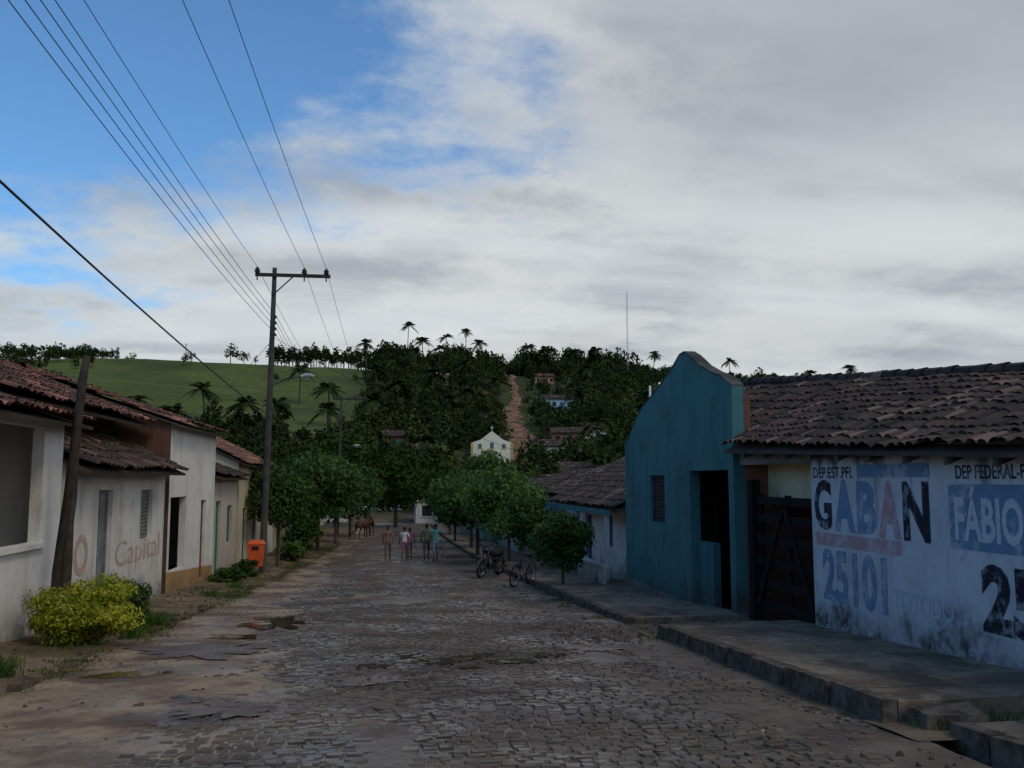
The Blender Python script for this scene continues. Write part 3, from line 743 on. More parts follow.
g.out(c,.95,g.bump(g.noise(P,2,5),.8,.2),spec=.1)
qmesh('dirt_track',V,np.stack([b0,b0+1,b0+nx+1,b0+nx],1),TM,None,None,True)
# ------------------------------------------------------------------ foliage
def leaves(blobs,n,size,r=rng,shell=.45,el=.55):
    B=np.asarray(blobs,float)
    w=(B[:,3]*B[:,4]*B[:,5])**(.8);idx=r.choice(len(B),n,p=w/w.sum())
    d=r.normal(size=(n,3));d/=np.linalg.norm(d,axis=1)[:,None]
    rr=r.random(n)**shell
    c=B[idx,:3]+d*rr[:,None]*B[idx,3:6]
    nn=d*.7+r.normal(size=(n,3))*.6;nn[:,2]+=.25;nn/=np.linalg.norm(nn,axis=1)[:,None]
    t=np.cross(nn,r.normal(size=(n,3)));t/=np.linalg.norm(t,axis=1)[:,None]+1e-9
    b=np.cross(nn,t);s=size*r.uniform(.6,1.3,n)[:,None]
    V=np.stack([c-t*s,c-b*s*el,c+t*s,c+b*s*el],1).reshape(-1,3)
    F=np.arange(4*n).reshape(-1,4)
    bs=r.random(len(B))
    R=np.clip(.15+.5*bs[idx]+.35*r.random(n),0,1)
    return V,F,R
def crown(cx,cy,cz,rx,ry,rz,nb,r=rng,sub=.42):
    bl=[(cx,cy,cz,rx*.62,ry*.62,rz*.62)]
    for _ in range(nb):
        d=r.normal(size=3);d/=np.linalg.norm(d)
        k=r.uniform(.55,.80);q=r.uniform(sub*.7,sub*1.2)
        bl.append((cx+d[0]*rx*k,cy+d[1]*ry*k,cz+d[2]*rz*k,rx*q,ry*q,rz*q))
    return bl
def tree(name,x,y,H,cr,cz,crz,n,size,mat,nb=14,tr=.09,lean=0.):
    z=Tf(x,y)+.05
    e=empty(name,(x,y,z));mb=MB()
    bl=crown(x+lean,y,z+cz,cr,cr,crz,nb)
    mid=(x+lean*.5,y+random.uniform(-.05,.05),z+(cz-crz*.6)*.6)
    top=(x+lean,y,z+cz-crz*.35)
    V,F=tube([(x,y,z-.2),mid,top],[tr,tr*.85,tr*.6],7,False);mb.add(V,F)
    for b_ in bl[1:]:
        p=Vector(top);q=Vector(b_[:3]);m_=p.lerp(q,.5)+Vector((0,0,-.1*cr))
        V,F=tube([p-Vector((0,0,random.random()*crz*.3)),m_,q],[tr*.45,tr*.3,tr*.12],5,False);mb.add(V,F)
    mb.obj('trunk_and_limbs',BARK,e,True)
    V,F,R=leaves(bl,n,size);qmesh('crown',V,F,mat,e,R)
    return e
tree('small_tree',4.75,25.0,2.1,1.0,1.36,.78,7000,.062,F_MID,22,.05)
tree('small_tree',4.7,33.0,2.6,1.15,1.75,.95,5500,.075,F_MID,18,.06)
tree('round_tree',5.0,38.5,4.,2.1,2.7,1.45,7500,.105,F_LIT,24,.09)
tree('round_tree',4.3,45.0,4.4,2.4,2.9,1.6,7000,.125,F_MID,24,.10)
tree('round_tree',4.7,53.0,4.8,2.4,3.2,1.7,5500,.14,F_LIT,18,.10)
tree('round_tree',4.4,62.0,4.8,2.4,3.2,1.8,5000,.15,F_DARK,18,.10)
tree('round_tree',4.7,72.0,5,2.6,3.4,1.9,4000,.16,F_DARK,18,.10)
tree('trimmed_tree',-4.45,38.3,3.9,1.65,2.8,1.35,8000,.09,F_MID,24,.08)
tree('trimmed_tree',-4.1,45.5,3.2,1.35,2.1,1.15,5000,.095,F_DARK,16,.08)
tree('round_tree',-4.0,53.0,5.6,2.8,3.5,2.0,8000,.14,F_MID,24,.12)
tree('round_tree',-3.5,62,5.8,2.8,3.7,2.1,6000,.15,F_MID,22,.12)
tree('round_tree',-3.0,72.0,6.0,3.0,3.9,2.2,5500,.17,F_DARK,20,.12)
tree('mango_tree',.6,89.0,7,3.3,4.3,3.1,7500,.19,F_DARK,24,.22)
tree('mango_tree',-5.0,88,7.4,3.6,5.2,3.2,6000,.2,F_DARK,22,.22)
tree('mango_tree',9.8,92,6.5,3.2,4.8,2.6,5500,.2,F_MID,22,.2)
def bush(name,x,y,rx,rz,n,size,mat,nb=14,z0=.12):
    z=float(prof(y))+z0;e=empty(name,(x,y,z))
    bl=crown(x,y,z+rz*.95,rx,rx*.9,rz,nb,sub=.4)
    V,F,R=leaves(bl,n,size,shell=.5,el=.45);V[:,2]=np.maximum(V[:,2],z-.05)
    qmesh('leaves',V,F,mat,e,R)
    mb=MB()
    for b_ in bl[1:]:
        V,F=tube([(x+random.uniform(-.1,.1),y+random.uniform(-.1,.1),z-.1),b_[:3]],[.02,.008],5,False);mb.add(V,F)
    mb.obj('stems',BARK,e)
bush('yellow_bush',-4.45,14.4,.82,.50,12000,.036,F_YEL,28,.06)
bush('shrub',-4.7,17.6,.45,.45,2600,.04,F_MID,10,.06);bush('shrub',-4.0,16.0,.2,.2,900,.03,F_MID,8,.03)
bush('shrub',-4.9,29,.6,.3,2200,.05,F_MID,8,.08);bush('shrub',-4.7,31.5,.5,.3,1800,.05,F_DARK,8,.08)
bush('shrub',-4.5,43,.8,.6,2200,.07,F_LIT,8,.06);bush('shrub',-4.6,48.5,1.0,.8,2600,.08,F_MID,8,.06)
fl=MB()
for _ in range(40):
    p=Vector((-4.7+random.gauss(0,.3),17.5+random.gauss(0,.3),float(prof(17.6))+.35+random.random()*.5))
    s=.02;fl.add([p+Vector((-s,0,0)),p+Vector((0,-s,s)),p+Vector((s,0,0)),p+Vector((0,s,s))],[(0,1,2,3)])
fl.obj('blossoms',M('blossom',(.6,.35,.35)))
def grass(name,spots,per,h,mat,spread=.12):
    n=len(spots)*per;sp=np.repeat(np.asarray(spots),per,0)
    bx=sp[:,0]+rng.normal(0,spread,n);by=sp[:,1]+rng.normal(0,spread,n);bz=prof(by)+sp[:,2]
    a=rng.random(n)*6.28;hh=h*rng.uniform(.4,1.3,n)*np.repeat(rng.uniform(.5,1.3,len(spots)),per);w=.006+.003*rng.random(n)
    lx=rng.normal(0,.45,n)*hh;ly=rng.normal(0,.45,n)*hh
    V=np.stack([np.stack([bx-w*np.cos(a),by-w*np.sin(a),bz],-1),np.stack([bx+w*np.cos(a),by+w*np.sin(a),bz],-1),np.stack([bx+lx*.5+w*.6*np.cos(a),by+ly*.5+w*.6*np.sin(a),bz+hh*.6],-1),np.stack([bx+lx,by+ly,bz+hh],-1)],1).reshape(-1,3)
    qmesh(name,V,np.arange(4*n).reshape(-1,4),mat,None,rng.random(n))
F_GR=FOL('grass_blades',(.045,.062,.016),(.11,.135,.036),None,False)
def vz(x): return .015+.066*max(0,-3.7-x)
sp=[]
for _ in range(700):
    y=random.uniform(7,60);x=float(xl(y))-.1-abs(random.gauss(0,.65))
    if x>-5.35 and fbm(x/1.2,y/1.6,40)>(.54 if y<24 else .48): sp.append((x,y,vz(x)))
for _ in range(60):
    y=random.uniform(9,60);sp.append((float(xl(y))-random.uniform(-.05,.2),y,.01))
for _ in range(40):
    y=random.uniform(13,60);sp.append((float(xr(y))+random.uniform(-.1,.0),y,.0))
for _ in range(8): sp.append((random.uniform(4.3,6.2),7.1+random.gauss(0,.1),.06))
grass('grass',sp,34,.075,F_GR)
grass('weed_plant',[(-4.35,11.3,.06),(-3.95,15.2,.03),(-4.,17,.03),(-4.4,24,.06),(-4.3,27,.05)],150,.20,F_LIT,.09)
def tree_variant(seed,slim=False,n=190):
    r=np.random.default_rng(seed)
    if slim: bl=crown(0,0,.60,.20,.20,.38,9,r,.5)
    else: bl=crown(0,0,.60,.40,.40,.36,12,r,.42)
    return leaves(bl,n,.060 if not slim else .055,r,.5,.62)
VAR=[tree_variant(s) for s in range(9)];SLIM=[tree_variant(50+s,True,150) for s in range(4)]
def forest(name,pts,var,mat,trunk=True):
    Vs=[];Rs=[];mb=MB()
    for (x,y,H,wd) in pts:
        V,F,R=random.choice(var);a=random.random()*6.28;ca,sa=math.cos(a),math.sin(a)
        z=Tf(x,y)-.3
        P=np.stack([x+(V[:,0]*ca-V[:,1]*sa)*H*wd,y+(V[:,0]*sa+V[:,1]*ca)*H*wd,z+V[:,2]*H],-1)
        Vs.append(P);Rs.append(np.clip(R*.6+random.uniform(-.12,.45)+.03,0,1))
        if trunk:
            tv,tf=tube([(x,y,z-.5),(x+random.uniform(-.1,.1)*H*.3,y,z+H*.6)],[H*.022+.05,H*.012],5,False);mb.add(tv,tf)
    V=np.concatenate(Vs);R=np.concatenate(Rs)
    e=empty(name,(0,250,0));
    qmesh('foliage',V,np.arange(len(V)).reshape(-1,4),mat,e,R)
    if trunk: mb.obj('trunks',BARK,e)
def blocked(x,y,H):
    if abs(x-trx(y))<(3.0 if y<372 else 0)+H*.2 and y>155: return True
    if 128<y<170 and 13<x*172/y*1.0<26: return True
    for hx,hy,w in HOUSES:
        rg=8+H*2.0 if hy>165 else 20
        if hy-rg<y<hy+w*.5+1 and abs(x-hx*y/hy)<w*.42+H*.1: return True
    return False
pts=[];tries=0
while len(pts)<1700 and tries<24000:
    tries+=1
    y=random.uniform(104,400);d=random.uniform(-.52,.30)
    x=d*y
    if y>200 and random.random()<.15 : continue
    H=random.uniform(4,8.5)
    fe=188+(vn(x/16,0,3)-.5)*26
    if x<-9+(vn(y/20,1,3)-.5)*16 and y>fe:
        if x>-104+ (vn(y/15,3,5)-.5)*20 or random.random()<.5: continue
    if x<-9 and y>150: H*=.85
    if y<130 and random.random()<.5: continue
    if x>12 and x<70 and 180<y<350 and random.random()<.4: H*=.55
    if blocked(x,y,H): continue
    pts.append((x,y,H,random.uniform(.75,1.25)))
for _ in range(300):
    y=random.uniform(320,400);x=y*random.uniform(.28,.75);pts.append((x,y,random.uniform(4.5,8.5),random.uniform(.9,1.4)))
for _ in range(230):
    x=random.uniform(-3,112);y=random.uniform(375,402)
    if abs(x-48)<2: continue
    pts.append((x,y,random.uniform(10,16)*(1 if vn(x/12,0,8)>.35 else .72),random.uniform(.55,.95)))
for _ in range(90):
    x=random.uniform(60,300);pts.append((x,random.uniform(385,405),random.uniform(5,9.5)*(.6+.8*float(vn(x/14,0,4))),random.uniform(.6,1.1)))
pts+=[(-66,386,9,1.1),(-61,388,7,1.),(-168,384,10,.9),(-158,386,8,.9),(-70,330,5.5,.9),(-72,328,5,.9),(-120,384,5,1.),(-36,290,4,1.),(-86,245,6,1.),(-40,215,6,1),(-58,208,6,1),(-25,210,7,1),(-70,205,6,1.)]
forest('hill_forest',pts,VAR,F_HILL)
sl=[]
for x in np.arange(-50,8,.9):
    if vn(x/3,0,77)>.2: sl.append((x+random.uniform(-.5,.5),388+random.uniform(-3,3),random.uniform(5.5,11.),random.uniform(.8,1.5)))
for x in (-130,-100,-52): sl.append((x,random.uniform(340,380),random.uniform(4,6),1.))
forest('skyline_trees',sl,SLIM,F_HILL)
vp=[]
for _ in range(130):
    y=random.uniform(50,125);s=random.choice((-1,1));x=s*random.uniform(14,16+y*.35)
    if any(abs(x-h[0])<h[2]*.7 and abs(y-h[1])<h[2]*.8 for h in HOUSES): continue
    vp.append((x,y,random.uniform(4,7),random.uniform(.8,1.2)))
VARF=[tree_variant(90+s,False,520) for s in range(4)]
forest('valley_trees',vp,VARF,F_HILL)
F_PALM=FOL('foliage_palm',(.022,.034,.012),(.065,.08,.027),None,False)
def palm(name,x,y,H,fr=18,L=4.4,mat=F_PALM):
    z=Tf(x,y);e=empty(name,(x,y,z));ln=random.uniform(-.8,.8);L*=random.uniform(.85,1.2)
    pts_=[(x+ln*(t**2),y,z-.3+H*t) for t in(0,.3,.6,.85,1.)]
    V,F=tube(pts_,[.28,.2,.17,.15,.14],7,False);pm('trunk',V,F,BARK,e,True)
    top=Vector(pts_[-1]);mb=MB()
    for k in range(fr):
        a=2*math.pi*k/fr+random.uniform(-.2,.2);el=random.uniform(-.3,1.35)
        d=Vector((math.cos(a),math.sin(a),0));n=9;LL=L*random.uniform(.75,1.1)
        up=math.sin(el);ho=math.cos(el)
        P=[top+d*(ho*LL*t)+Vector((0,0,up*LL*t*.95-LL*.6*t*t)) for t in np.linspace(0,1,n)]
        side=Vector((-d.y,d.x,0))
        for i in range(n-1):
            p,q=P[i],P[i+1];t=i/(n-1)
            wl=LL*.22*math.sin(math.pi*min(1,.15+t*.9))+.1
            for s in(-1,1):
                dr=Vector((0,0,-wl*.45))
                mb.add([p,q,q+side*s*wl+dr+d*wl*.4,p.lerp(q,.35)+side*s*wl*.9+dr+d*wl*.35],[(0,1,2,3)],random.random()*.6)
    mb.obj('fronds',mat,e)
palm('palm_tree',-24.5,250,10)
for (x,y,H) in [(6.5,380,21),(31,380,20),(22,378,17),(64,372,13),(108,365,13.5),(146,378,13),(-42,214,8),(-14,215,9),(-9,330,12),(58,330,11),(52,300,10),(30,250,9),(64,290,9),(205,385,12),(222,388,10),(186,384,9),(-3,205,8),(70,240,9),(76,310,10),(40,175,8),(-160,375,9),(86,372,13),(128,370,12),(12,350,13),(37,378,15),(20,230,8),(12,260,9),(-4,260,9),(-30,190,8),(-22,185,9),(-52,195,8),(56,365,13),(74,368,12),(0,290,10),(8,320,11),(62,215,8),(50,240,8),(-64,190,8),(18,340,10),(2,235,9),(24,290,9),(70,335,11),(60,185,8),(-12,180,9),(-40,175,8),(14,212,8)]:
    palm('palm_tree',x,y,H)
rm_=empty('radio_mast',(99,372,Tf(99,372)));z0=Tf(99,372);z1=81.;mb=MB()
for k in range(3):
    a=k*2.094;V,F=tube([(99+.45*math.cos(a),372+.45*math.sin(a),z0),(99+.2*math.cos(a),372+.2*math.sin(a),z1)],[.05,.03],4,False);mb.add(V,F)
for i in range(26):
    za=z0+(z1-z0)*i/26;zb_=z0+(z1-z0)*(i+1)/26
    for k in range(3):
        a=k*2.094;b_=(k+1)*2.094;V,F=tube([(99+.4*math.cos(a),372+.4*math.sin(a),za),(99+.4*math.cos(b_),372+.4*math.sin(b_),zb_)],.03,4,False);mb.add(V,F)
mb.obj('lattice',M('grey_steel',(.35,.36,.38)),rm_)
for (x,y) in [(-135,386),(-84,386)]:
    fp=empty('field_pole',(x,y,Tf(x,y)));tubeo('post',[(x,y,Tf(x,y)),(x,y,Tf(x,y)+8)],.12,BARK,fp,5);box('arm',x-.6,x+.6,y-.05,y+.05,Tf(x,y)+7.3,Tf(x,y)+7.45,BARK,fp)
# ------------------------------------------------------------------ utility poles and wires
POLEM=M('pole_weathered',(.055,.05,.042),.85)
PORC=M('insulator_porcelain',(.05,.035,.03),.3)
LH=M('lamp_housing',(.45,.45,.43));LG=M('lamp_glass',(.6,.6,.58),.2)
def upole(name,x,y,H,lamp=True):
    z=float(prof(y))+.1;e=empty(name,(x,y,z))
    tubeo('shaft',[(x-.1,y,z-.5),(x,y,z+H*.5),(x+.06,y,z+H)],[.135,.11,.08],POLEM,e,10)
    za=z+H-.35
    box('crossarm',x-.62,x+2.1,y-.16,y-.06,za,za+.12,WOOD,e)
    tubeo('brace',[(x+.02,y-.11,za-.7),(x+.75,y-.11,za+.02)],.025,METAL,e,6)
    for xo in(-.55,1.15,1.95):
        for i,(r,h) in enumerate(((.06,.04),(.09,.03),(.06,.05),(.085,.03),(.04,.07))):
            zz=za+.12+sum(q[1] for q in((.06,.04),(.09,.03),(.06,.05),(.085,.03),(.04,.07))[:i])
            tubeo('insulator',[(x+xo,y-.11,zz),(x+xo,y-.11,zz+h)],r*1.2,PORC,e,8)
        tubeo('insulator_pin',[(x+xo,y-.11,za-.15),(x+xo,y-.11,za)],.025,METAL,e,6)
    for k in range(4):
        zz=z+H-1.9-.22*k
        tubeo('rack_insulator',[(x+.14,y-.05,zz),(x+.14,y-.05,zz+.09)],.05,PORC,e,8)
    box('rack',x+.09,x+.12,y-.08,y-.03,z+H-2.65,z+H-1.75,METAL,e)
    if lamp:
        zl=z+6.95-.0
        tubeo('lamp_arm',[(x+.08,y-.05,zl-.25),(x+.6,y-.05,zl+.02),(x+1.15,y-.05,zl+.12)],.028,METAL,e,6)
        tubeo('lamp_head',[(x+1.1,y-.05,zl+.11),(x+1.25,y-.05,zl+.15),(x+1.45,y-.05,zl+.15),(x+1.6,y-.05,zl+.12)],[.05,.08,.09,.04],LH,e,10)
        tubeo('lamp_bowl',[(x+1.32,y-.05,zl+.07),(x+1.32,y-.05,zl+.0),(x+1.32,y-.05,zl-.03)],[.07,.06,.03],LG,e,10)
    return z+H
PH=[]
for (x,y,l) in[(-5.4,-7,True),(-4.4,34.0,True),(-4.0,74,True)]:
    PH.append((x,y,upole('utility_pole',x,y,11.1,l)))
WIRE=M('wire_black',(.03,.03,.03),.6)
def wire(name,a,b,sag,r=.012,par=None):
    a=Vector(a);b=Vector(b)
    P=[a.lerp(b,t)-Vector((0,0,sag*4*t*(1-t))) for t in np.linspace(0,1,28)]
    tubeo(name,P,r,WIRE,par,5)
we=empty('overhead_wires',(-4.4,14,9))
for i in range(2):
    (xa,ya,ha),(xb,yb,hb)=PH[i],PH[i+1]
    for xo in(-.55,1.15,1.95): wire('hv_wire',(xa+xo,ya-.11,ha+.0),(xb+xo,yb-.11,hb+.0),.5,.008,we)
    for k in range(4): wire('lv_wire',(xa+.19,ya-.05,ha-1.85-.22*k),(xb+.19,yb-.05,hb-1.85-.22*k),.45+.06*k,.008,we)
    wire('telephone_cable',(xa+(1.0 if i==0 else 0),ya-.1,ha-5.3),(xb,yb-.1,hb-5.5),.35,.018,we)
wire('service_drop',(-4.3,34,PH[1][2]-2.6),(-5.6,24,2.9),.3,.008,we)
wire('service_drop',(-4.3,34,PH[1][2]-2.6),(6.9,33,1.9),.4,.007,we)
wire('service_drop',(-4.3,34,PH[1][2]-2.6),(-5.6,41,2.4),.3,.008,we)
wp=empty('wooden_post',(-4.95,15.1,-.7))
tubeo('post',[(-5.06,15.1,-1.1),(-5.04,15.1,.2),(-4.95,15.12,1.3),(-4.90,15.08,2.2),(-4.84,15.1,3.2),(-4.80,15.12,3.56)],[.12,.11,.10,.07,.065,.05],WOOD,wp,9)
tubeo('split_side',[(-4.94,15.05,-1.1),(-4.92,15.05,.4),(-4.88,15.05,1.5)],[.09,.08,.02],WOOD,wp,7)
ob=empty('orange_bin',(-4.6,33.2,-1.75));ORG=M('orange_plastic',(.72,.12,.03),.5,.15)
zb=float(prof(33.2))+.10
V=[(-4.82,33.0,zb+.25),(-4.40,33.0,zb+.25),(-4.40,33.4,zb+.25),(-4.82,33.4,zb+.25),(-4.87,32.95,zb+1.02),(-4.33,32.95,zb+1.02),(-4.33,33.45,zb+1.02),(-4.87,33.45,zb+1.02)]
pm('body',V,BF,ORG,ob)
V=[(-4.89,32.93,zb+1.022),(-4.31,32.93,zb+1.022),(-4.31,33.47,zb+1.022),(-4.89,33.47,zb+1.022),(-4.80,33.0,zb+1.15),(-4.40,33.0,zb+1.15),(-4.40,33.4,zb+1.15),(-4.80,33.4,zb+1.15)]
pm('lid',V,BF,ORG,ob)
box('opening',-4.72,-4.48,32.93,32.955,zb+.84,zb+.95,DARK,ob)
for q in(-4.83,-4.41): box('leg',q,q+.04,33.18,33.22,zb-.2,zb+.25,METAL,ob)
# ------------------------------------------------------------------ motorcycle, bicycle
def wheel(e,cx,R,r,nsp=16,nm='wheel'):
    V,F=ring((cx,0,R+r*0),R-r,r);pm(nm+'_tyre',V,F,RUBBER,e,True)
    V,F=ring((cx,0,R),R-2*r-.012,.012);pm(nm+'_rim',V,F,CHROME,e,True)
    mb=MB()
    for k in range(nsp):
        a=2*math.pi*k/nsp;V,F=tube([(cx,(.03 if k%2 else -.03),R),(cx+(R-2*r-.01)*math.cos(a),0,R+(R-2*r-.01)*math.sin(a))],.004,4,False);mb.add(V,F)
    V,F=tube([(cx,-.05,R),(cx,.05,R)],.035,8,False);mb.add(V,F);mb.obj(nm+'_spokes',METAL,e)
def motorcycle(x,y,rot):
    e=empty('motorcycle',(x,y,float(prof(y))+.02),rot,False);e.rotation_euler=(-.12,0,rot)
    RED=M('motorcycle_paint',(.03,.03,.045),.3,.1,3,.02)
    wheel(e,-.62,.30,.05,nm='rear_wheel');wheel(e,.62,.30,.045,nm='front_wheel')
    tubeo('frame_top',[(.38,0,.88),(.1,0,.74),(-.3,0,.66),(-.62,0,.66)],.025,METAL,e)
    tubeo('frame_down',[(.38,0,.86),(.30,0,.45),(.1,0,.27),(-.2,0,.28),(-.3,0,.60)],.022,METAL,e)
    for s in(-1,1):
        tubeo('fork',[(.62,s*.08,.30),(.45,s*.08,.72),(.37,s*.08,.98)],.024,METAL,e)
        tubeo('swingarm',[(-.62,s*.08,.30),(-.2,s*.08,.36)],.022,METAL,e)
        tubeo('shock',[(-.56,s*.11,.36),(-.42,s*.11,.66)],.03,METAL,e)
        tubeo('mirror_stem',[(.36,s*.22,1.06),(.33,s*.30,1.22)],.008,METAL,e)
        tubeo('mirror',[(.33,s*.31,1.24),(.345,s*.31,1.24)],.055,METAL,e,10)
        tubeo('grip',[(.30,s*.25,1.04),(.25,s*.38,1.02)],.02,RUBBER,e)
    tubeo('handlebar',[(.30,-.26,1.04),(.38,-.1,1.02),(.38,.1,1.02),(.30,.26,1.04)],.014,METAL,e)
    tubeo('fuel_tank',[(.36,0,.84),(.24,0,.86),(.05,0,.84),(-.08,0,.76)],[.05,.14,.14,.07],RED,e,12)
    tubeo('seat',[(-.05,0,.78),(-.25,0,.77),(-.5,0,.81),(-.72,0,.84)],[.07,.12,.12,.07],RUBBER,e,10)
    tubeo('tail',[(-.5,0,.72),(-.75,0,.76),(-.88,0,.74)],[.09,.08,.03],RED,e,8)
    tubeo('side_cover',[(-.05,0,.62),(-.25,0,.58),(-.42,0,.62)],[.06,.12,.06],RED,e,8)
    tubeo('engine',[(.22,0,.40),(.05,0,.40),(-.12,0,.38)],[.10,.14,.12],METAL,e,8)
    tubeo('cylinder',[(.1,0,.5),(.18,0,.66)],[.08,.07],METAL,e,8)
    tubeo('exhaust',[(.22,.1,.5),(.25,.13,.28),(-.2,.15,.26),(-.85,.17,.36)],[.02,.022,.035,.045],CHROME,e,8)
    tubeo('headlight',[(.42,0,.92),(.55,0,.92)],[.06,.09],METAL,e,12)
    A=[(.62+.33*math.cos(a),0,.30+.33*math.sin(a)) for a in np.linspace(.2,2.2,8)]
    tubeo('front_mudguard',A,.05,RED,e,6)
    A=[(-.62+.34*math.cos(a),0,.30+.34*math.sin(a)) for a in np.linspace(.9,2.9,8)]
    tubeo('rear_mudguard',A,.05,RED,e,6)
    tubeo('stand',[(0,.1,.28),(.02,.24,.0)],.012,METAL,e,5)
motorcycle(3.35,30.8,math.radians(-125))
def bicycle(x,y,rot):
    e=empty('bicycle',(x,y,float(prof(y))+.02),rot,False);e.rotation_euler=(-.15,0,rot)
    wheel(e,-.52,.33,.02,20,'rear_wheel');wheel(e,.52,.33,.02,20,'front_wheel')
    f=M('bicycle_paint',(.05,.05,.10),.4)
    for a_,b_ in(((-.08,0,.29),(-.2,0,.78)),((-.18,0,.74),(.33,0,.80)),((-.08,0,.29),(.35,0,.72)),((-.52,.04,.33),(-.08,0,.29)),((-.52,.04,.33),(-.18,0,.72)),((-.52,-.04,.33),(-.18,0,.72))): tubeo('frame_tube',[a_,b_],.016,f,e,6)
    tubeo('fork',[(.52,.03,.33),(.40,.02,.62),(.33,0,.9)],.012,f,e,6)
    tubeo('handlebar',[(.2,-.28,.95),(.34,-.1,.97),(.34,.1,.97),(.2,.28,.95)],.012,METAL,e,6)
    tubeo('saddle',[(-.34,0,.87),(-.2,0,.87),(-.06,0,.86)],[.08,.06,.02],RUBBER,e,8)
    tubeo('seat_post',[(-.2,0,.78),(-.215,0,.86)],.012,CHROME,e,6)
    V,F=ring((-.08,0,.29),.09,.008);pm('chainring',V,F,METAL,e);tubeo('crank',[(-.08,-.06,.29),(-.02,-.1,.14)],.01,METAL,e,6);tubeo('crank_b',[(-.08,.06,.29),(-.14,.1,.44)],.01,METAL,e,6)
bicycle(3.85,26.7,math.radians(-125))
# ------------------------------------------------------------------ people and horse
def skin(name,J,E,mat,parent,root=0,sub=1):
    me=bpy.data.meshes.new(name);me.from_pydata([j[0] for j in J],E,[]);me.update()
    o=bpy.data.objects.new(name,me);COL.objects.link(o)
    o.modifiers.new('s','SKIN')
    for i,j in enumerate(J):
        r=j[1];me.skin_vertices[0].data[i].radius=(r if isinstance(r,tuple) else (r,r))
    me.skin_vertices[0].data[root].use_root=True
    s=o.modifiers.new('u','SUBSURF');s.levels=sub;s.render_levels=sub
    dg=bpy.context.evaluated_depsgraph_get();m2=bpy.data.meshes.new_from_object(o.evaluated_get(dg))
    bpy.data.objects.remove(o)
    m2.polygons.foreach_set('use_smooth',[True]*len(m2.polygons))
    m2.materials.clear()
    return mk(name,m2,mat,parent)
def person(name,x,y,rot,H,skc,topc,botc,hairc,stride=.18,swing=.2,fem=True,raise_arm=False,sleeve=1.18,hem=.50,bare=False):
    e=empty(name,(x,y,float(prof(y))+.02),rot,False);e.scale=(H/1.68,)*3
    s=stride
    J=[((0,0,.93),(.135,.105)),((0,0,1.08),(.115,.09)),((0,.0,1.26),(.14,.10)),((0,0,1.40),(.075,.07)),((0,.01,1.47),(.05,.05)),((0,.02,1.54),(.075,.085)),((0,.015,1.62),(.07,.082))]
    E=[(0,1),(1,2),(2,3),(3,4),(4,5),(5,6)]
    def ch(par,l):
        p=par
        for j in l: J.append(j);E.append((p,len(J)-1));p=len(J)-1
        return p
    hands=[]
    for sd in(-1,1):
        f=s*sd
        ch(0,[((sd*.09,0,.86),.092),((sd*.10,f*.5+.02,.50),.062),((sd*.10,f-.02*abs(f)/.2,.10),.042),((sd*.11,f+.10,.045),.038),((sd*.115,f+.17,.03),.025)])
        sw=-f*1.1
        if raise_arm and sd==1: A=[((sd*.18,0,1.37),.055),((sd*.30,.08,1.22),.042),((sd*.16,.16,1.40),.032),((sd*.12,.17,1.47),(.035,.02))]
        else: A=[((sd*.18,0,1.37),.055),((sd*.235,sw*.35,1.11),.042),((sd*.25,sw*.9+.03,.87),.03),((sd*.25,sw*1.05+.04,.79),(.024,.036))]
        ch(2,A);hands.append((sd,Vector(A[-1][0]),(Vector(A[-1][0])-Vector(A[-2][0])).normalized()))
    mats=[M(name+'_skin',skc,.6,.1,8,.05),M(name+'_top',topc,.85,.15,8,.3),M(name+'_shorts',botc,.85,.15,8,.3)]
    o=skin('body',J,E,mats,e)
    for p in o.data.polygons:
        c=p.center
        z=c.z;arm=abs(c.x)>.165 and z>.75
        if arm: p.material_index=1 if z>sleeve and not bare else 0
        elif z>1.42: p.material_index=0
        elif z>.93: p.material_index=0 if bare else 1
        elif z>hem: p.material_index=2
        else: p.material_index=0
    for sd,hp,dr in hands:
        side=Vector((0,1,0));
        for k,(off,L) in enumerate(((-.026,.075),(-.009,.085),(.009,.08),(.026,.062))):
            a=hp+side*off;tubeo('finger',[a,a+dr*L*.5,a+dr*L+Vector((-sd*.02,0,0))],[.010,.009,.007],mats[0],e,5)
        tubeo('thumb',[hp+side*.02-dr*.03,hp+side*.05,hp+side*.058+dr*.03],[.012,.010,.008],mats[0],e,5)
    hm=M(name+'_hair',hairc,.7,.2,20,.5,60)
    V=[];F=[];nu,nv=14,8
    for i in range(nv+1):
        ph=math.pi*.62*i/nv
        for k in range(nu):
            th=2*math.pi*k/nu
            r=1+.04*math.sin(5*th+3*i)
            front=max(0,math.sin(th))
            V.append((.088*r*math.sin(ph)*math.cos(th),.0+.102*r*math.sin(ph)*math.sin(th)-.012,1.60+.10*math.cos(ph)*(1)+front*max(0,ph-.9)*.09))
    for i in range(nv):
        for k in range(nu): F.append((i*nu+k,i*nu+(k+1)%nu,(i+1)*nu+(k+1)%nu,(i+1)*nu+k))
    pm('hair',V,F,hm,e,True)
    if fem: tubeo('ponytail',[(0,-.09,1.62),(0,-.14,1.55),(0,-.13,1.42)],[.03,.035,.012],hm,e,7)
    tubeo('nose',[(0,.095,1.575),(0,.118,1.548),(0,.10,1.54)],[.008,.012,.012],mats[0],e,6)
    for sd in(-1,1):
        tubeo('eye',[(sd*.03,.088,1.58),(sd*.03,.098,1.58)],[.012,.006],RUBBER,e,6)
        tubeo('ear',[(sd*.078,.0,1.60),(sd*.088,-.005,1.57),(sd*.078,0,1.545)],[.012,.016,.01],mats[0],e,6)
    tubeo('mouth',[(-.022,.092,1.515),(0,.098,1.513),(.022,.092,1.515)],.006,M(name+'_lips',(.3,.1,.09)),e,5)
    return e
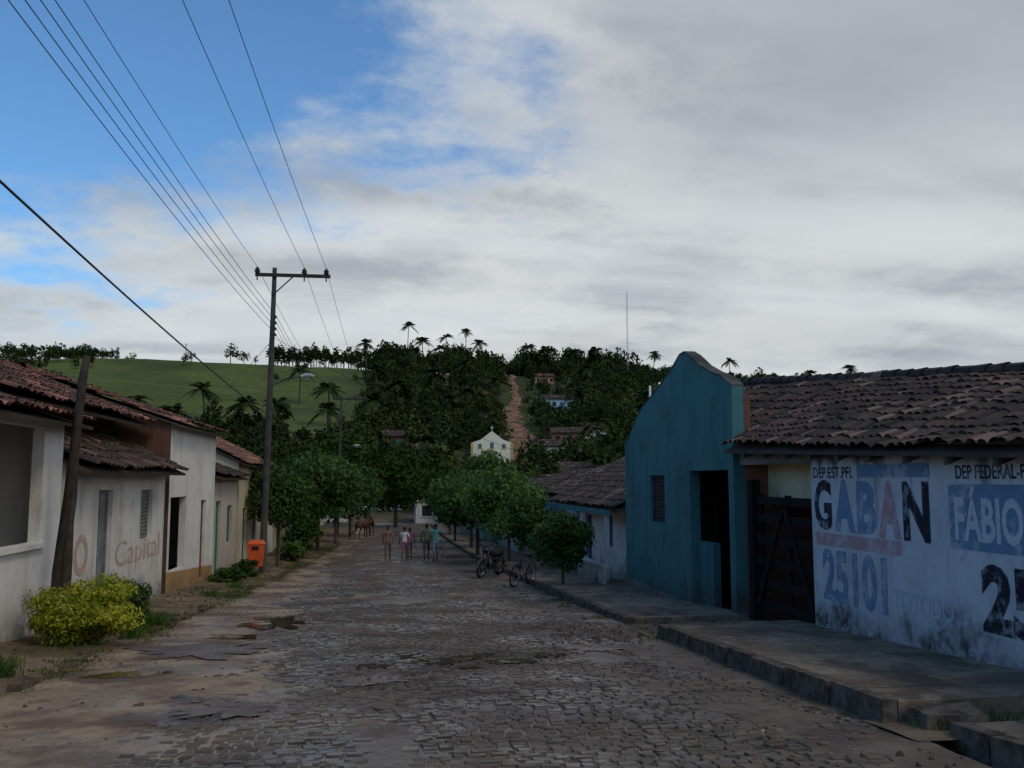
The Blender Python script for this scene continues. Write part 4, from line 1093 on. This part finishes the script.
BS=(.15,.08,.05);HB=(.015,.012,.01)
person('walking_woman',-.05,43,math.pi,1.62,BS,(.26,.12,.09),(.16,.10,.08),HB,.15,.2)
person('walking_girl',.72,43.6,0,1.55,BS,(.6,.58,.58),(.30,.10,.15),HB,.18,.2)
person('walking_child',1.02,46,0.1,1.45,(.13,.07,.045),(.5,.12,.18),(.12,.13,.25),HB,.12,.2)
person('walking_man',1.75,43.4,0,1.68,(.10,.055,.035),(.09,.14,.07),(.05,.05,.07),HB,.2,.2,False)
person('walking_woman',2.12,42.4,.15,1.70,BS,(.06,.26,.24),(.16,.20,.30),HB,.14,.2,True,True,hem=.42)
def horse(x,y,rot):
    e=empty('horse',(x,y,float(prof(y))+.02),rot,False);HM=M('horse_coat',(.09,.04,.024),.7,.3,3,.2)
    J=[((-.55,0,1.12),(.24,.27)),((-.2,0,1.06),(.25,.28)),((.2,0,1.05),(.25,.30)),((.5,0,1.12),(.19,.26)),((.78,0,1.38),(.10,.17)),((1.0,0,1.62),(.085,.12)),((1.15,0,1.58),(.09,.11)),((1.38,0,1.36),(.055,.065)),((1.45,0,1.29),(.05,.055))]
    E=[(i,i+1) for i in range(8)]
    def ch(par,l):
        p=par
        for j in l: J.append(j);E.append((p,len(J)-1));p=len(J)-1
    for s,dx in((-1,.08),(1,-.1)):
        ch(0,[((-.62,s*.15,.95),.15),((-.46+dx,s*.16,.74),.09),((-.72+dx,s*.16,.48),.052),((-.68+dx,s*.16,.14),.04),((-.64+dx,s*.16,.03),.055)])
        ch(3,[((.50,s*.14,.88),.11),((.48-dx,s*.15,.66),.07),((.5-dx,s*.15,.42),.048),((.49-dx,s*.15,.14),.036),((.53-dx,s*.15,.03),.052)])
    skin('body',J,E,HM,e,1)
    BK=M('horse_mane',(.02,.015,.012))
    tubeo('tail',[(-.78,0,1.2),(-.92,0,1.05),(-.93,0,.6)],[.04,.06,.02],BK,e)
    tubeo('mane',[(1.02,0,1.76),(.8,0,1.58),(.58,0,1.38)],[.03,.05,.03],BK,e,6)
    for s in(-1,1): tubeo('ear',[(1.05,s*.06,1.66),(1.05,s*.07,1.80)],[.035,.006],HM,e,6)
horse(-2.0,70,math.radians(60))
horse(-1.6,75,math.radians(110))
# ------------------------------------------------------------------ world, sun, camera
az=math.radians(140);el=math.radians(48)
w=bpy.data.worlds.new('World');S.world=w;w.use_nodes=True;g=G(w.node_tree)
sky=g.n('TexSky',sky_type='NISHITA',sun_disc=False,sun_elevation=el,sun_rotation=az,altitude=100,air_density=1.,dust_density=1.,ozone_density=1.5).outputs[0]
D=g.n('TexCoord').outputs['Generated'];sp=g.n('SeparateXYZ',{0:D});x,y,z=sp.outputs
den=g.m('ADD',g.m('MAXIMUM',z,0.),.16)
cv=g.n('CombineXYZ',{0:g.m('DIVIDE',x,den),1:g.m('DIVIDE',y,den),2:0.}).outputs[0]
n1=g.noise(cv,1.1,6,.56);n2=g.noise(g.n('VectorMath',{0:cv,1:(3.7,1.2,2.)},operation='ADD').outputs[0],2.2,7,.62)
n3=g.noise(g.sc(cv,.6,1.7,1),1.1,5,.5)
f=g.m('SUBTRACT',g.m('SUBTRACT',z,.322),g.m('MULTIPLY',x,.34))
f=g.m('MINIMUM',f,g.m('MULTIPLY',g.m('SUBTRACT',.065,x),.7))
f=g.m('ADD',f,g.m('MULTIPLY',g.m('SUBTRACT',n2,.5),.46))
blue=g.mr(f,-.05,.085)
pt=g.m('MULTIPLY',g.mr(n2,.57,.65),g.mr(z,.24,.33));pt=g.m('MULTIPLY',pt,g.mr(x,.05,.25,.85,0.))
blue=g.m('MAXIMUM',blue,pt)
lowl=g.m('MULTIPLY',g.mr(x,-.45,-.15,1.,0.),g.mr(z,.05,.30,.45,.10))
cl=g.mix(g.mr(n3,.36,.60),(6.3,6.8,7.1),(3.9,4.25,4.7))
cl=g.mix(g.m('MULTIPLY',g.mr(n1,.42,.58),.55),cl,(7.2,7.5,7.6))
cl=g.mix(g.m('MULTIPLY',g.mr(n2,.46,.58),g.mr(x,.2,.5,.5,.2)),cl,(7.4,7.6,7.6))
gr=g.m('MULTIPLY',g.mr(x,.0,.5),g.mr(z,.20,.42))
cl=g.mix(g.m('MULTIPLY',gr,.75),cl,(3.6,3.85,4.4))
cl=g.mix(lowl,cl,(3.8,4.9,5.9))
skb=g.mix(1.,sky,(.88,1.34,1.64),'MULTIPLY')
c=g.mix(blue,cl,skb)
bg=g.n('Background',{0:c,1:.098});g.n('OutputWorld',{0:bg.outputs[0]})
L=bpy.data.lights.new('sun','SUN');L.energy=.75;L.angle=math.radians(12);L.color=(1,.90,.78)
lo=bpy.data.objects.new('sun',L);COL.objects.link(lo)
dv=Vector((math.sin(az)*math.cos(el),math.cos(az)*math.cos(el),math.sin(el)))
lo.rotation_euler=(-dv).to_track_quat('-Z','Y').to_euler()
S.view_settings.view_transform='Standard';S.view_settings.look='None';S.view_settings.exposure=0
cam=bpy.data.cameras.new('camera');cam.lens=32;cam.sensor_width=36;cam.clip_end=6000;cam.clip_start=.1
co=bpy.data.objects.new('camera',cam);COL.objects.link(co);co.location=(0,0,1.6)
co.rotation_euler=(math.radians(96),0,math.radians(-7.6));S.camera=co
print('objs',len(bpy.data.objects),'forest',len(pts))
